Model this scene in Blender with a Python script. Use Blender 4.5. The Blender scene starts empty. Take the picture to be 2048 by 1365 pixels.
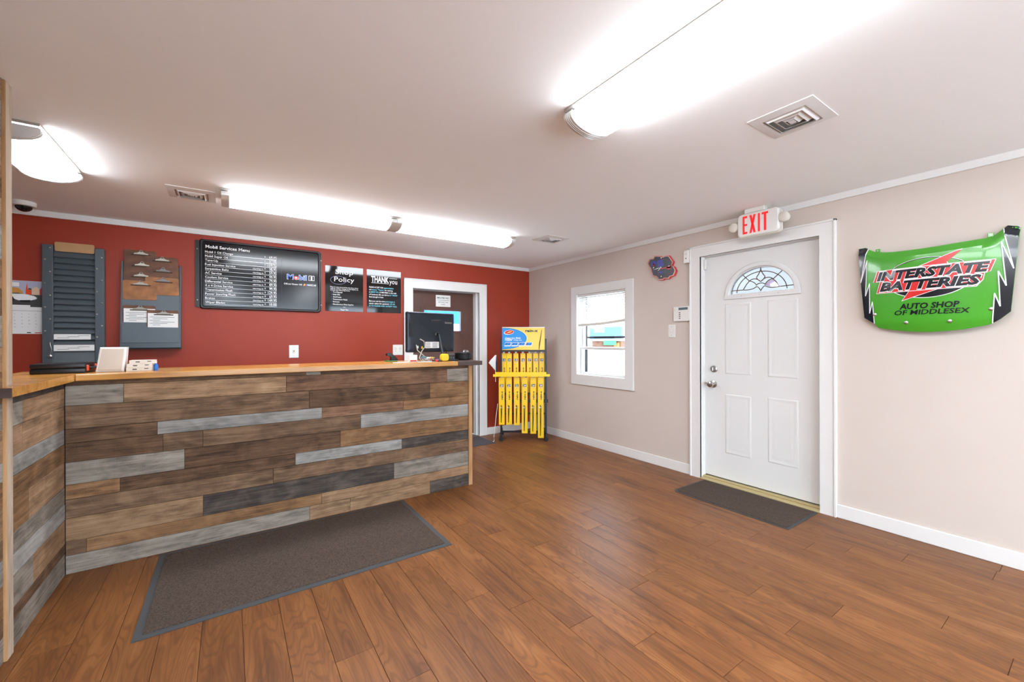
import bpy, bmesh, math, random
from mathutils import Matrix, Vector
from mathutils.geometry import tessellate_polygon
random.seed(11)
S = bpy.context.scene
COL = S.collection
PI = math.pi

# ------------------------------------------------------------------ camera
YAW, ROLL, PITCH, EYE = math.radians(34.27), math.radians(-.17), math.radians(-.04), 1.31
cf = Vector((math.sin(YAW)*math.cos(PITCH), math.cos(YAW)*math.cos(PITCH), math.sin(PITCH)))
cr = Vector((math.cos(YAW), -math.sin(YAW), 0)); cu = cr.cross(cf)
rr = cr*math.cos(ROLL)+cu*math.sin(ROLL); uu = -cr*math.sin(ROLL)+cu*math.cos(ROLL)
cam = bpy.data.objects.new('camera', bpy.data.cameras.new('camera')); COL.objects.link(cam)
cam.data.sensor_width = 36; cam.data.lens = 36*830/2048; cam.data.clip_start = .02
cam.matrix_world = Matrix(((rr.x, uu.x, -cf.x, 0), (rr.y, uu.y, -cf.y, 0), (rr.z, uu.z, -cf.z, EYE), (0, 0, 0, 1)))
S.camera = cam

# ------------------------------------------------------------------ world, exposure
LAMP = 7.2            # radiance of the fluorescent lenses
SKY = 3.6
w = bpy.data.worlds.new('world'); S.world = w; w.use_nodes = True
bg = w.node_tree.nodes['Background']; bg.inputs[0].default_value = (.72, .86, 1, 1); bg.inputs[1].default_value = SKY
vs = S.view_settings; vs.view_transform = 'Standard'; vs.look = 'None'; vs.gamma = 1; vs.use_curve_mapping = False
vs.exposure = 1.66

# ------------------------------------------------------------------ materials
def lin(c): return tuple(((v/255)/12.92 if v/255 <= .04045 else ((v/255+.055)/1.055)**2.4) for v in c)
M = {}
def mat(name, c, rough=.5, metal=0, spec=.5, noise=0, nscale=8, bump=0, bscale=200, coat=0, emit=0):
    m = bpy.data.materials.new(name); m.use_nodes = True; M[name] = m
    nt = m.node_tree; b = nt.nodes['Principled BSDF']; col = lin(c)
    b.inputs['Base Color'].default_value = (*col, 1); b.inputs['Roughness'].default_value = rough
    b.inputs['Metallic'].default_value = metal; b.inputs['Specular IOR Level'].default_value = spec
    b.inputs['Coat Weight'].default_value = coat
    if emit:
        b.inputs['Emission Color'].default_value = (*col, 1); b.inputs['Emission Strength'].default_value = emit
    if noise or bump:
        tc = nt.nodes.new('ShaderNodeTexCoord')
        if noise:
            n = nt.nodes.new('ShaderNodeTexNoise'); n.inputs['Scale'].default_value = nscale; n.inputs['Detail'].default_value = 5
            nt.links.new(tc.outputs['Object'], n.inputs['Vector'])
            r = nt.nodes.new('ShaderNodeValToRGB')
            r.color_ramp.elements[0].position = .3; r.color_ramp.elements[1].position = .7
            r.color_ramp.elements[0].color = (*[max(0, v*(1-noise)) for v in col], 1)
            r.color_ramp.elements[1].color = (*[min(1, v*(1+noise)) for v in col], 1)
            nt.links.new(n.outputs['Fac'], r.inputs[0]); nt.links.new(r.outputs[0], b.inputs['Base Color'])
        if bump:
            n2 = nt.nodes.new('ShaderNodeTexNoise'); n2.inputs['Scale'].default_value = bscale; n2.inputs['Detail'].default_value = 3
            nt.links.new(tc.outputs['Object'], n2.inputs['Vector'])
            bp = nt.nodes.new('ShaderNodeBump'); bp.inputs['Strength'].default_value = bump; bp.inputs['Distance'].default_value = .002
            nt.links.new(n2.outputs['Fac'], bp.inputs['Height']); nt.links.new(bp.outputs[0], b.inputs['Normal'])
    return m

def wood(name, cols, rough=.5, grain=26, stretch=1.0, var=.25, saw=0, bump=.25, spec=.4, coat=0, streak=.5, rings=0, stain=0):
    """procedural board: local X runs along the board; every board object gets its own offset and tone"""
    m = bpy.data.materials.new(name); m.use_nodes = True; M[name] = m
    nt = m.node_tree; N = nt.nodes; Lk = nt.links; b = N['Principled BSDF']
    tc = N.new('ShaderNodeTexCoord'); oi = N.new('ShaderNodeObjectInfo')
    off = N.new('ShaderNodeVectorMath'); off.operation = 'MULTIPLY_ADD'
    comb = N.new('ShaderNodeCombineXYZ')
    for i, k in enumerate((37.0, 91.0, 53.0)):
        mu = N.new('ShaderNodeMath'); mu.operation = 'MULTIPLY'; mu.inputs[1].default_value = k
        Lk.new(oi.outputs['Random'], mu.inputs[0]); Lk.new(mu.outputs[0], comb.inputs[i])
    off.inputs[1].default_value = (1.1*stretch, grain, grain)
    Lk.new(tc.outputs['Object'], off.inputs[0]); Lk.new(comb.outputs[0], off.inputs[2])
    n1 = N.new('ShaderNodeTexNoise'); n1.inputs['Scale'].default_value = 1.0; n1.inputs['Detail'].default_value = 8; n1.inputs['Roughness'].default_value = .62; n1.inputs['Distortion'].default_value = .9
    Lk.new(off.outputs[0], n1.inputs['Vector'])
    off2 = N.new('ShaderNodeVectorMath'); off2.operation = 'MULTIPLY_ADD'; off2.inputs[1].default_value = (1.7*stretch, 7, 7)
    Lk.new(tc.outputs['Object'], off2.inputs[0]); Lk.new(comb.outputs[0], off2.inputs[2])
    n2 = N.new('ShaderNodeTexNoise'); n2.inputs['Scale'].default_value = 1.0; n2.inputs['Detail'].default_value = 4; n2.inputs['Distortion'].default_value = 1.4
    Lk.new(off2.outputs[0], n2.inputs['Vector'])
    mx = N.new('ShaderNodeMix'); mx.data_type = 'FLOAT'; mx.inputs[0].default_value = streak
    Lk.new(n1.outputs['Fac'], mx.inputs[2]); Lk.new(n2.outputs['Fac'], mx.inputs[3])
    rp = N.new('ShaderNodeValToRGB'); e = rp.color_ramp.elements
    pos = [.30, .5, .70] if len(cols) == 3 else [.28, .43, .56, .72]
    while len(e) < len(cols): e.new(.5)
    for el, p, c in zip(e, pos, cols): el.position = p; el.color = (*lin(c), 1)
    Lk.new(mx.outputs[0], rp.inputs[0])
    last = rp.outputs[0]
    if rings:      # contour lines of a stretched noise: cathedral grain
        of3 = N.new('ShaderNodeVectorMath'); of3.operation = 'MULTIPLY_ADD'; of3.inputs[1].default_value = (1.1, 7.5, 1)
        Lk.new(tc.outputs['Object'], of3.inputs[0]); Lk.new(comb.outputs[0], of3.inputs[2])
        n3 = N.new('ShaderNodeTexNoise'); n3.inputs['Scale'].default_value = 1; n3.inputs['Detail'].default_value = 1.5
        Lk.new(of3.outputs[0], n3.inputs['Vector'])
        m1 = N.new('ShaderNodeMath'); m1.operation = 'MULTIPLY'; m1.inputs[1].default_value = 150; Lk.new(n3.outputs['Fac'], m1.inputs[0])
        m2 = N.new('ShaderNodeMath'); m2.operation = 'SINE'; Lk.new(m1.outputs[0], m2.inputs[0])
        m3 = N.new('ShaderNodeMapRange'); m3.inputs[1].default_value = .2; m3.inputs[2].default_value = 1; m3.inputs[3].default_value = 0; m3.inputs[4].default_value = rings; Lk.new(m2.outputs[0], m3.inputs[0])
        m4 = N.new('ShaderNodeMath'); m4.operation = 'MULTIPLY'; Lk.new(m3.outputs[0], m4.inputs[0]); Lk.new(n1.outputs['Fac'], m4.inputs[1])
        mc = N.new('ShaderNodeMix'); mc.data_type = 'RGBA'; mc.inputs[7].default_value = (*lin(cols[0]), 1)
        Lk.new(m4.outputs[0], mc.inputs[0]); Lk.new(last, mc.inputs[6]); last = mc.outputs[2]
    if stain:      # weathered dark blotches and fine saw scratches
        n4 = N.new('ShaderNodeTexNoise'); n4.inputs['Scale'].default_value = 1; n4.inputs['Detail'].default_value = 6; n4.inputs['Roughness'].default_value = .7
        of4 = N.new('ShaderNodeVectorMath'); of4.operation = 'MULTIPLY_ADD'; of4.inputs[1].default_value = (3.2, 14, 14)
        Lk.new(tc.outputs['Object'], of4.inputs[0]); Lk.new(comb.outputs[0], of4.inputs[2]); Lk.new(of4.outputs[0], n4.inputs['Vector'])
        q1 = N.new('ShaderNodeMapRange'); q1.inputs[1].default_value = .5; q1.inputs[2].default_value = .72; q1.inputs[3].default_value = 0; q1.inputs[4].default_value = stain; Lk.new(n4.outputs['Fac'], q1.inputs[0])
        c1 = N.new('ShaderNodeMix'); c1.data_type = 'RGBA'; c1.inputs[7].default_value = (*[v*.45 for v in lin(cols[0])], 1)
        Lk.new(q1.outputs[0], c1.inputs[0]); Lk.new(last, c1.inputs[6])
        w2 = N.new('ShaderNodeTexWave'); w2.inputs['Scale'].default_value = 30; w2.inputs['Distortion'].default_value = 7; w2.inputs['Detail'].default_value = 3; w2.inputs['Detail Scale'].default_value = 2
        Lk.new(tc.outputs['Object'], w2.inputs['Vector'])
        q2 = N.new('ShaderNodeMath'); q2.operation = 'MULTIPLY'; q2.inputs[1].default_value = .12; Lk.new(w2.outputs['Fac'], q2.inputs[0])
        q3 = N.new('ShaderNodeMath'); q3.operation = 'MULTIPLY'; Lk.new(q2.outputs[0], q3.inputs[0]); Lk.new(n2.outputs['Fac'], q3.inputs[1])
        c2 = N.new('ShaderNodeMix'); c2.data_type = 'RGBA'; c2.inputs[7].default_value = (*lin(cols[-1]), 1)
        Lk.new(q3.outputs[0], c2.inputs[0]); Lk.new(c1.outputs[2], c2.inputs[6]); last = c2.outputs[2]
    hs = N.new('ShaderNodeHueSaturation')
    mr = N.new('ShaderNodeMapRange'); mr.inputs[3].default_value = 1-var; mr.inputs[4].default_value = 1+var
    Lk.new(oi.outputs['Random'], mr.inputs[0]); Lk.new(mr.outputs[0], hs.inputs['Value']); Lk.new(last, hs.inputs['Color'])
    Lk.new(hs.outputs[0], b.inputs['Base Color'])
    b.inputs['Roughness'].default_value = rough; b.inputs['Specular IOR Level'].default_value = spec; b.inputs['Coat Weight'].default_value = coat
    h = n1.outputs['Fac']
    if saw:
        wv = N.new('ShaderNodeTexWave'); wv.inputs['Scale'].default_value = 38; wv.inputs['Distortion'].default_value = 5; wv.inputs['Detail'].default_value = 2
        Lk.new(tc.outputs['Object'], wv.inputs['Vector'])
        ad = N.new('ShaderNodeMath'); ad.operation = 'MULTIPLY_ADD'; ad.inputs[1].default_value = saw
        Lk.new(wv.outputs['Fac'], ad.inputs[0]); Lk.new(h, ad.inputs[2]); h = ad.outputs[0]
    bp = N.new('ShaderNodeBump'); bp.inputs['Strength'].default_value = bump; bp.inputs['Distance'].default_value = .003
    Lk.new(h, bp.inputs['Height']); Lk.new(bp.outputs[0], b.inputs['Normal'])
    return m

def glassy(name, tint=(1, 1, 1), gloss=.07, rough=.02):
    m = bpy.data.materials.new(name); m.use_nodes = True; M[name] = m
    nt = m.node_tree; nt.nodes.remove(nt.nodes['Principled BSDF']); out = nt.nodes['Material Output']
    t = nt.nodes.new('ShaderNodeBsdfTransparent'); t.inputs[0].default_value = (*tint, 1)
    g = nt.nodes.new('ShaderNodeBsdfGlossy'); g.inputs['Roughness'].default_value = rough
    mx = nt.nodes.new('ShaderNodeMixShader'); mx.inputs[0].default_value = gloss
    nt.links.new(t.outputs[0], mx.inputs[1]); nt.links.new(g.outputs[0], mx.inputs[2]); nt.links.new(mx.outputs[0], out.inputs[0])

mat('ceiling', (250, 249, 248), .9, bump=.05, bscale=60)
mat('beige_wall', (213, 200, 189), .75, noise=.02, nscale=1.5, bump=.04, bscale=90)
mat('red_wall', (158, 54, 31), .5, noise=.05, nscale=2, bump=.04, bscale=90, spec=.4)
mat('white_trim', (233, 231, 227), .45)
mat('white_door', (232, 231, 228), .4)
mat('brown_door', (92, 58, 46), .35)
mat('white_plastic', (236, 234, 228), .35)
mat('cream_plastic', (226, 220, 208), .4)
mat('black_plastic', (24, 25, 28), .4)
mat('black_metal', (22, 22, 24), .35, spec=.5)
mat('blue_grey_plastic', (36, 42, 52), .3, metal=.3)
mat('black_gloss', (8, 9, 12), .06, spec=.55)
mat('menu_black', (12, 14, 18), .15, spec=.42)
mat('slate_metal', (84, 92, 97), .38, metal=.15, bump=.06, bscale=300)
mat('slate_slat', (92, 100, 105), .45, metal=.1)
mat('chrome', (205, 205, 205), .16, metal=1)
mat('satin_chrome', (190, 188, 184), .3, metal=1)
mat('brass', (190, 160, 95), .35, metal=.7)
mat('threshold', (196, 178, 128), .4, metal=.3)
mat('paper', (236, 234, 230), .8)
mat('ink', (70, 70, 74), .8)
mat('black_ink', (18, 18, 20), .6)
mat('white_ink', (245, 245, 245), .5)
mat('cyan_ink', (120, 214, 232), .5)
mat('hardboard', (156, 100, 52), .5, noise=.3, nscale=14)
mat('worn_hardboard', (104, 62, 34), .5, noise=.45, nscale=10)
mat('hardboard_light', (188, 146, 100), .6, noise=.05, nscale=20)
mat('steel_clip', (150, 144, 132), .35, metal=.9)
mat('clip_bar', (70, 50, 36), .45, metal=.5)
mat('carpet', (84, 72, 64), .95, noise=.4, nscale=160, bump=.9, bscale=500, spec=.1)
mat('carpet_grey', (92, 88, 90), .95, noise=.35, nscale=180, bump=.8, bscale=500, spec=.1)
mat('rubber', (66, 68, 70), .6)
mat('tyre_rubber', (20, 20, 21), .65)
mat('yellow', (244, 200, 14), .35)
mat('yellow_card', (246, 200, 20), .35)
mat('navy_ink', (20, 34, 74), .5)
mat('sign_blue', (10, 140, 214), .4)
mat('sign_dark_blue', (10, 84, 140), .4)
mat('sign_yellow', (244, 206, 84), .4)
mat('red', (206, 38, 34), .4)
mat('orange', (232, 78, 32), .4)
mat('green', (74, 164, 44), .18, coat=.3)
mat('hood_black', (16, 24, 34), .18, coat=.3)
mat('hood_red', (222, 44, 44), .25)
mat('logo_blue', (40, 96, 190), .4)
mat('beige_grille', (196, 182, 166), .8, bump=.3, bscale=700)
mat('clock_face', (42, 46, 58), .35, noise=.5, nscale=30)
mat('clock_blue', (58, 70, 190), .4)
mat('clock_red', (214, 66, 62), .4)
mat('exit_red', (235, 30, 36), .4, emit=.22)
mat('clock_ring', (120, 44, 46), .4)
mat('clock_pale', (244, 196, 186), .4)
mat('lcd', (92, 108, 116), .25)
mat('vent_dark', (140, 138, 136), .8)
mat('fixture_cap', (222, 220, 216), .3, metal=.35)
mat('vent_metal', (226, 223, 220), .45)
mat('pcb_green', (50, 120, 46), .5)
mat('cable_beige', (190, 182, 168), .5)
mat('blue', (24, 110, 204), .4)
mat('fire_red', (204, 48, 50), .5)
mat('lens_smoke', (20, 20, 22), .05)
mat('asphalt', (205, 206, 208), .9, noise=.1)
mat('outside_white', (226, 226, 222), .8)
mat('outside_blue', (24, 110, 200), .6)
mat('outside_pale', (84, 116, 122), .7)
mat('outside_brown', (104, 72, 52), .8, noise=.4, nscale=6)
mat('outside_green', (60, 160, 90), .6)
mat('outside_orange', (200, 110, 50), .6)
mat('cal_sky', (176, 178, 200), .6); mat('cal_road', (62, 62, 60), .6); mat('cal_cream', (228, 196, 160), .6); mat('cal_leaf', (206, 140, 60), .6)
mat('cal_roof', (70, 88, 84), .6)
glassy('fan_glass', (.3, .3, .3), .05, .2); mat('lead', (96, 66, 36), .5); glassy('glass'); glassy('blue_glass', (.80, .92, 1), .1); glassy('lavender_glass', (.86, .74, .84), .08)
mat('lens', (240, 247, 255), .5, emit=LAMP)
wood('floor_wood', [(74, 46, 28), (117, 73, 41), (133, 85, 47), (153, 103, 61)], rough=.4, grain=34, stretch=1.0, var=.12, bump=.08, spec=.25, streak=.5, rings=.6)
wood('butcher', [(150, 96, 34), (196, 136, 60), (214, 160, 86)], rough=.22, grain=34, stretch=1.0, var=.05, bump=.05, spec=.5, streak=.5)
wood('walnut', [(48, 36, 32), (74, 56, 50), (92, 72, 64)], rough=.4, var=.05)
P = dict(
    tan=[(104, 78, 56), (150, 118, 88), (182, 150, 118)],
    brown=[(66, 48, 36), (114, 88, 66), (146, 118, 92)],
    dark=[(46, 34, 26), (98, 72, 52), (134, 104, 78)],
    grey=[(84, 76, 68), (136, 126, 114), (166, 156, 144)],
    silver=[(104, 100, 96), (148, 144, 138), (176, 172, 166)],
    red=[(76, 52, 38), (120, 88, 66), (148, 114, 90)],
    black=[(36, 32, 30), (74, 66, 60), (112, 100, 88)],
    oak=[(82, 58, 38), (132, 98, 66), (164, 128, 94)])
for k, v in P.items(): wood('barn_'+k, v, rough=.75, grain=70, stretch=3.0, var=.12, saw=.08, bump=.6, spec=.25, streak=.42, stain=.75)
wood('post_wood', [(128, 88, 52), (176, 132, 88), (204, 164, 122)], rough=.7, grain=30, var=.06, bump=.4)
wood('post_grey', [(140, 122, 104), (188, 168, 146), (212, 192, 170)], rough=.75, grain=30, var=.06, bump=.5, saw=.2)

# ------------------------------------------------------------------ geometry helpers
class G:
    def __init__(s): s.bm = bmesh.new()
    def box(s, a, b, bev=0, seg=1):
        v = [s.bm.verts.new((x, y, z)) for x in (a[0], b[0]) for y in (a[1], b[1]) for z in (a[2], b[2])]
        fs = [s.bm.faces.new([v[i] for i in q]) for q in ((0, 1, 3, 2), (4, 6, 7, 5), (0, 4, 5, 1), (2, 3, 7, 6), (0, 2, 6, 4), (1, 5, 7, 3))]
        if bev:
            ed = list({e for f in fs for e in f.edges}); bmesh.ops.bevel(s.bm, geom=ed, offset=bev, segments=seg, affect='EDGES', profile=.5)
        return s
    def prism(s, poly, ax, lo, hi):
        def P3(p, d): return {'X': (d, p[0], p[1]), 'Y': (p[0], d, p[1]), 'Z': (p[0], p[1], d)}[ax]
        A = [s.bm.verts.new(P3(p, lo)) for p in poly]; B = [s.bm.verts.new(P3(p, hi)) for p in poly]; n = len(poly)
        for i in range(n): s.bm.faces.new((A[i], A[(i+1) % n], B[(i+1) % n], B[i]))
        for tri in tessellate_polygon([[Vector((p[0], p[1], 0)) for p in poly]]):
            for V in (A, B):
                try: s.bm.faces.new([V[i] for i in tri])
                except ValueError: pass
        return s
    def cyl(s, c, r, h, ax='Z', seg=20, r2=None):
        r2 = r if r2 is None else r2; c = Vector(c)
        d = {'X': Vector((1, 0, 0)), 'Y': Vector((0, 1, 0)), 'Z': Vector((0, 0, 1))}[ax] if isinstance(ax, str) else Vector(ax).normalized()
        a = d.orthogonal().normalized(); b = d.cross(a)
        A = [s.bm.verts.new(c+(a*math.cos(t)+b*math.sin(t))*r) for t in [2*PI*i/seg for i in range(seg)]]
        B = [s.bm.verts.new(c+d*h+(a*math.cos(t)+b*math.sin(t))*r2) for t in [2*PI*i/seg for i in range(seg)]]
        for i in range(seg): s.bm.faces.new((A[i], A[(i+1) % seg], B[(i+1) % seg], B[i]))
        s.bm.faces.new(A); s.bm.faces.new(B); return s
    def lathe(s, prof, c, ax='Z', seg=24):
        c = Vector(c); d = {'X': Vector((1, 0, 0)), 'Y': Vector((0, 1, 0)), 'Z': Vector((0, 0, 1)), '-X': Vector((-1, 0, 0)), '-Z': Vector((0, 0, -1)), '-Y': Vector((0, -1, 0))}[ax]
        a = d.orthogonal().normalized(); b = d.cross(a); R = []
        for r, h in prof:
            R.append([s.bm.verts.new(c+d*h+(a*math.cos(2*PI*i/seg)+b*math.sin(2*PI*i/seg))*max(r, 1e-4)) for i in range(seg)])
        for p, q in zip(R, R[1:]):
            for i in range(seg): s.bm.faces.new((p[i], p[(i+1) % seg], q[(i+1) % seg], q[i]))
        s.bm.faces.new(R[0]); s.bm.faces.new(R[-1]); return s
    def tube(s, pts, r, seg=8):
        pts = [Vector(p) for p in pts]; R = []
        for i, p in enumerate(pts):
            d = (pts[min(i+1, len(pts)-1)]-pts[max(i-1, 0)]).normalized()
            a = d.cross(Vector((.137, .31, .94))).normalized(); b = d.cross(a)
            R.append([s.bm.verts.new(p+(a*math.cos(2*PI*k/seg)+b*math.sin(2*PI*k/seg))*r) for k in range(seg)])
        for p, q in zip(R, R[1:]):
            for k in range(seg): s.bm.faces.new((p[k], p[(k+1) % seg], q[(k+1) % seg], q[k]))
        s.bm.faces.new(R[0]); s.bm.faces.new(R[-1]); return s
    def loops(s, L, cap=True):
        """skin a list of equal-length closed loops of 3-D points"""
        R = [[s.bm.verts.new(p) for p in l] for l in L]; n = len(R[0])
        for p, q in zip(R, R[1:]):
            for k in range(n): s.bm.faces.new((p[k], p[(k+1) % n], q[(k+1) % n], q[k]))
        if cap: s.bm.faces.new(R[0]); s.bm.faces.new(R[-1])
        return s
    def quad(s, pts): s.bm.faces.new([s.bm.verts.new(p) for p in pts]); return s

def obj(name, g, m, parent=None, label=None, smooth=True):
    bm = g.bm
    if parent is not None:
        off = parent.get('_o')
        if off is not None: bmesh.ops.translate(bm, verts=bm.verts, vec=(-off[0], -off[1], -off[2]))
    bmesh.ops.recalc_face_normals(bm, faces=bm.faces)
    if smooth:
        for f in bm.faces: f.smooth = True
        for e in bm.edges:
            if len(e.link_faces) != 2 or e.calc_face_angle(0) > .6: e.smooth = False
    me = bpy.data.meshes.new(name); bm.to_mesh(me); bm.free(); me.materials.append(M[m])
    o = bpy.data.objects.new(name, me); COL.objects.link(o)
    if parent is not None: o.parent = parent
    if label: o['label'] = label
    return o
def tag(o, label, cat, group=None):
    o['label'] = label; o['category'] = cat
    if group: o['group'] = group
    return o
def thing(name, label, cat, loc=(0, 0, 0), rotz=0, group=None, local=False):
    """an Empty at the thing's base; parts are given in world coordinates unless local"""
    o = bpy.data.objects.new(name, None); COL.objects.link(o); o.location = loc; o.rotation_euler = (0, 0, rotz)
    o.empty_display_size = .05; tag(o, label, cat, group)
    if not local: o['_o'] = loc
    return o
def sroot(name, loc=(0, 0, 0)):
    o = bpy.data.objects.new(name, None); COL.objects.link(o); o.location = loc; o['kind'] = 'structure'; o['_o'] = loc; o.empty_display_size = .05; return o
def struct(name, g, m):
    o = obj(name, g, m); o['kind'] = 'structure'; return o
def sub(name, g, m, part, label=None):
    """sub-part of a part whose own mesh is already in its thing's space"""
    root = part.parent; off = root.get('_o') if root is not None else None
    if off is not None: bmesh.ops.translate(g.bm, verts=g.bm.verts, vec=(-off[0], -off[1], -off[2]))
    o = obj(name, g, m, None, label); o.parent = part; return o

_tc = {}
def glyphs(s, bold, shear):
    k = (s, bold, shear)
    if k not in _tc:
        c = bpy.data.curves.new('t', 'FONT'); c.body = s; c.size = 1; c.offset = bold; c.shear = shear; c.resolution_u = 2
        o = bpy.data.objects.new('t', c); COL.objects.link(o)
        me = bpy.data.meshes.new_from_object(o)
        vv = [(v.co.x, v.co.y) for v in me.vertices]; ff = [tuple(p.vertices) for p in me.polygons]
        bpy.data.objects.remove(o); bpy.data.curves.remove(c); bpy.data.meshes.remove(me); _tc[k] = (vv, ff)
    return _tc[k]
_v = glyphs('H', 0, 0)[0]; CAP = max(v[1] for v in _v)-min(v[1] for v in _v)
def text(parent, s, place, x, y, h, m, w=None, bold=.0, shear=0, align='L', name='lettering'):
    """flat print: place(u, v) puts (right, up) metres on its surface"""
    vv, ff = glyphs(s, bold, shear)
    if not vv: return None
    x0, x1 = min(v[0] for v in vv), max(v[0] for v in vv); sy = h/CAP; sx = (w/(x1-x0)) if w else sy
    ox = {'L': -x0*sx, 'C': -(x0+x1)/2*sx, 'R': -x1*sx}[align]
    g = G(); V = [g.bm.verts.new(place(x+ox+a*sx, y+b*sy)) for a, b in vv]
    for f in ff:
        try: g.bm.faces.new([V[i] for i in f])
        except ValueError: pass
    return obj(name, g, m, parent, smooth=False)
def flat(parent, name, poly, place, m, label=None):
    """flat printed shape"""
    g = G(); V = [g.bm.verts.new(place(*p)) for p in poly]
    for t in tessellate_polygon([[Vector((p[0], p[1], 0)) for p in poly]]):
        try: g.bm.faces.new([V[i] for i in t])
        except ValueError: pass
    return obj(name, g, m, parent, label, smooth=False)
def rect(x0, y0, x1, y1): return [(x0, y0), (x1, y0), (x1, y1), (x0, y1)]
def ell(cx, cy, a, b, n=28, t0=0, t1=2*PI, rot=0):
    o = []
    for i in range(n):
        t = t0+(t1-t0)*i/(n if t1-t0 > 6.2 else n-1); x, y = a*math.cos(t), b*math.sin(t)
        o.append((cx+x*math.cos(rot)-y*math.sin(rot), cy+x*math.sin(rot)+y*math.cos(rot)))
    return o
def backp(Y): return lambda u, v: (u, Y, v)             # on the red wall
def rightp(X): return lambda u, v: (X, -u, v)           # on the beige wall (u = -y)

_pm = {}
def board(name, Lx, W, T, m, parent, loc, rot=(0, 0, 0), bev=.0012):
    """one board, local X along it, centred; alike boards share mesh data"""
    k = (round(Lx, 3), round(W, 3), round(T, 3), m)
    if k not in _pm:
        g = G().box((-Lx/2, -W/2, -T/2), (Lx/2, W/2, T/2), bev); bmesh.ops.recalc_face_normals(g.bm, faces=g.bm.faces)
        me = bpy.data.meshes.new(name); g.bm.to_mesh(me); g.bm.free(); me.materials.append(M[m]); _pm[k] = me
    o = bpy.data.objects.new(name, _pm[k]); COL.objects.link(o)
    off = parent.get('_o', (0, 0, 0)) if parent else (0, 0, 0)
    o.location = (loc[0]-off[0], loc[1]-off[1], loc[2]-off[2]); o.rotation_euler = rot; o.parent = parent
    return o

# ------------------------------------------------------------------ the room
XW, YW, ZC = 3.71, 4.985, 2.387
XL, YF = -2.5, -2.3
# floor: sub-floor slab and every plank
g = G().box((XL, YF, -.06), (XW+.14, YW+.2, -.008)); floor = struct('floor', g, 'rubber')
JO = [(1.045, 1.856), (1.198, 1.68), (.431, 1.802), (.607, 1.551), (.28, 2.112), (.868, 2.279), (1.652, 2.101), (1.956, 1.491), (1.808, 1.452), (1.35, 1.416), (1.505, 1.171),
      (2.567, 1.479), (3.011, 1.115), (3.16, .957), (3.323, .731), (3.472, .396), (2.411, 2.0), (2.109, 2.073), (2.712, 1.689), (2.855, 2.614), (2.26, 2.305), (1.448, 2.404), (.121, 2.282)]
PW, PL = .1535, 1.229
jd = {math.floor((x-.047)/PW): y for x, y in JO}
k0, k1 = math.floor((XL-.047)/PW), math.floor((XW-.047)/PW)
for k in range(k0, k1+1):
    x0 = max(.047+PW*k, XL); x1 = min(.047+PW*(k+1), XW+.0)
    if x1-x0 < .02: continue
    y = jd.get(k, random.uniform(0, PL)); y -= math.ceil((y-YF)/PL)*PL
    while y < YW:
        a, b = max(y, YF), min(y+PL, YW)
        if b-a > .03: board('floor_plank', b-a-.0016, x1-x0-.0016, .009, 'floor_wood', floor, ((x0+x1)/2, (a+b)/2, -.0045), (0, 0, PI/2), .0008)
        y += PL
g = G().box((XL, YF, ZC), (XW+.14, YW+.14, ZC+.1)); struct('ceiling', g, 'ceiling')
# right wall with door and window openings
DY0, DY1, DZ = 1.285, 2.25, 2.10
WY0, WY1, WZ0, WZ1 = 3.145, 3.955, .865, 1.908
g = G()
for a, b in (((YF, 0), (DY0-.02, ZC)), ((DY0-.02, DZ+.02), (DY1+.02, ZC)), ((DY1+.02, 0), (WY0, ZC)), ((WY0, 0), (WY1, WZ0)), ((WY0, WZ1), (WY1, ZC)), ((WY1, 0), (YW+.14, ZC))):
    g.box((XW, a[0], a[1]), (XW+.14, b[0], b[1]))
struct('wall_right', g, 'beige_wall')
# back wall with the staff door opening
BX0, BX1, BZ = 1.895, 2.842, 1.972
g = G()
for a, b in (((XL, 0), (BX0-.02, ZC)), ((BX0-.02, BZ+.02), (BX1+.02, ZC)), ((BX1+.02, 0), (XW, ZC))):
    g.box((a[0], YW, a[1]), (b[0], YW+.14, b[1]))
struct('wall_back', g, 'red_wall')
g = G().box((XL-.1, YF, 0), (XL, YW+.14, ZC)); struct('wall_far_left', g, 'beige_wall')
# front wall behind the camera with the shop windows
FW = [(-.68, .68), (.78, 2.14), (2.24, 3.60)]; FZ0, FZ1 = .14, 2.32
g = G().box((XL, YF-.1, 0), (XW+.14, YF, FZ0)).box((XL, YF-.1, FZ1), (XW+.14, YF, ZC))
xs_ = [XL]+[v for p in FW for v in p]+[XW+.14]
for a, b in zip(xs_[0::2], xs_[1::2]): g.box((a, YF-.1, FZ0), (b, YF, FZ1))
struct('wall_front', g, 'beige_wall')
for i, (a, b) in enumerate(FW):
    r_ = sroot('window_%d' % (i+2), ((a+b)/2, YF, FZ0)); g = G()
    for x0, x1, z0, z1 in ((a, a+.05, FZ0, FZ1), (b-.05, b, FZ0, FZ1), (a+.05, b-.05, FZ0, FZ0+.05), (a+.05, b-.05, FZ1-.05, FZ1)): g.box((x0, YF-.08, z0), (x1, YF+.015, z1), .003)
    obj('window_frame', g, 'white_trim', r_); obj('pane', G().box((a+.05, YF-.05, FZ0+.05), (b-.05, YF-.044, FZ1-.05)), 'glass', r_)
# crown strips and baseboards
g = G().box((XL, YW-.016, ZC-.048), (XW-.016, YW, ZC), .002); struct('trim_1', g, 'white_trim')
g = G().box((XW-.016, YF, ZC-.048), (XW, YW, ZC), .002); struct('trim_2', g, 'white_trim')
g = G().box((XW-.013, 2.343, 0), (XW, YW, .098), .003); g.box((XW-.013, YF, 0), (XW, 1.18, .098), .003); struct('baseboard_right', g, 'white_trim')
g = G().box((2.958, YW-.013, 0), (XW-.013, YW, .098), .003); g.box((XL, YW-.013, 0), (1.778, YW, .098), .003); struct('baseboard_back', g, 'white_trim')

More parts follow.
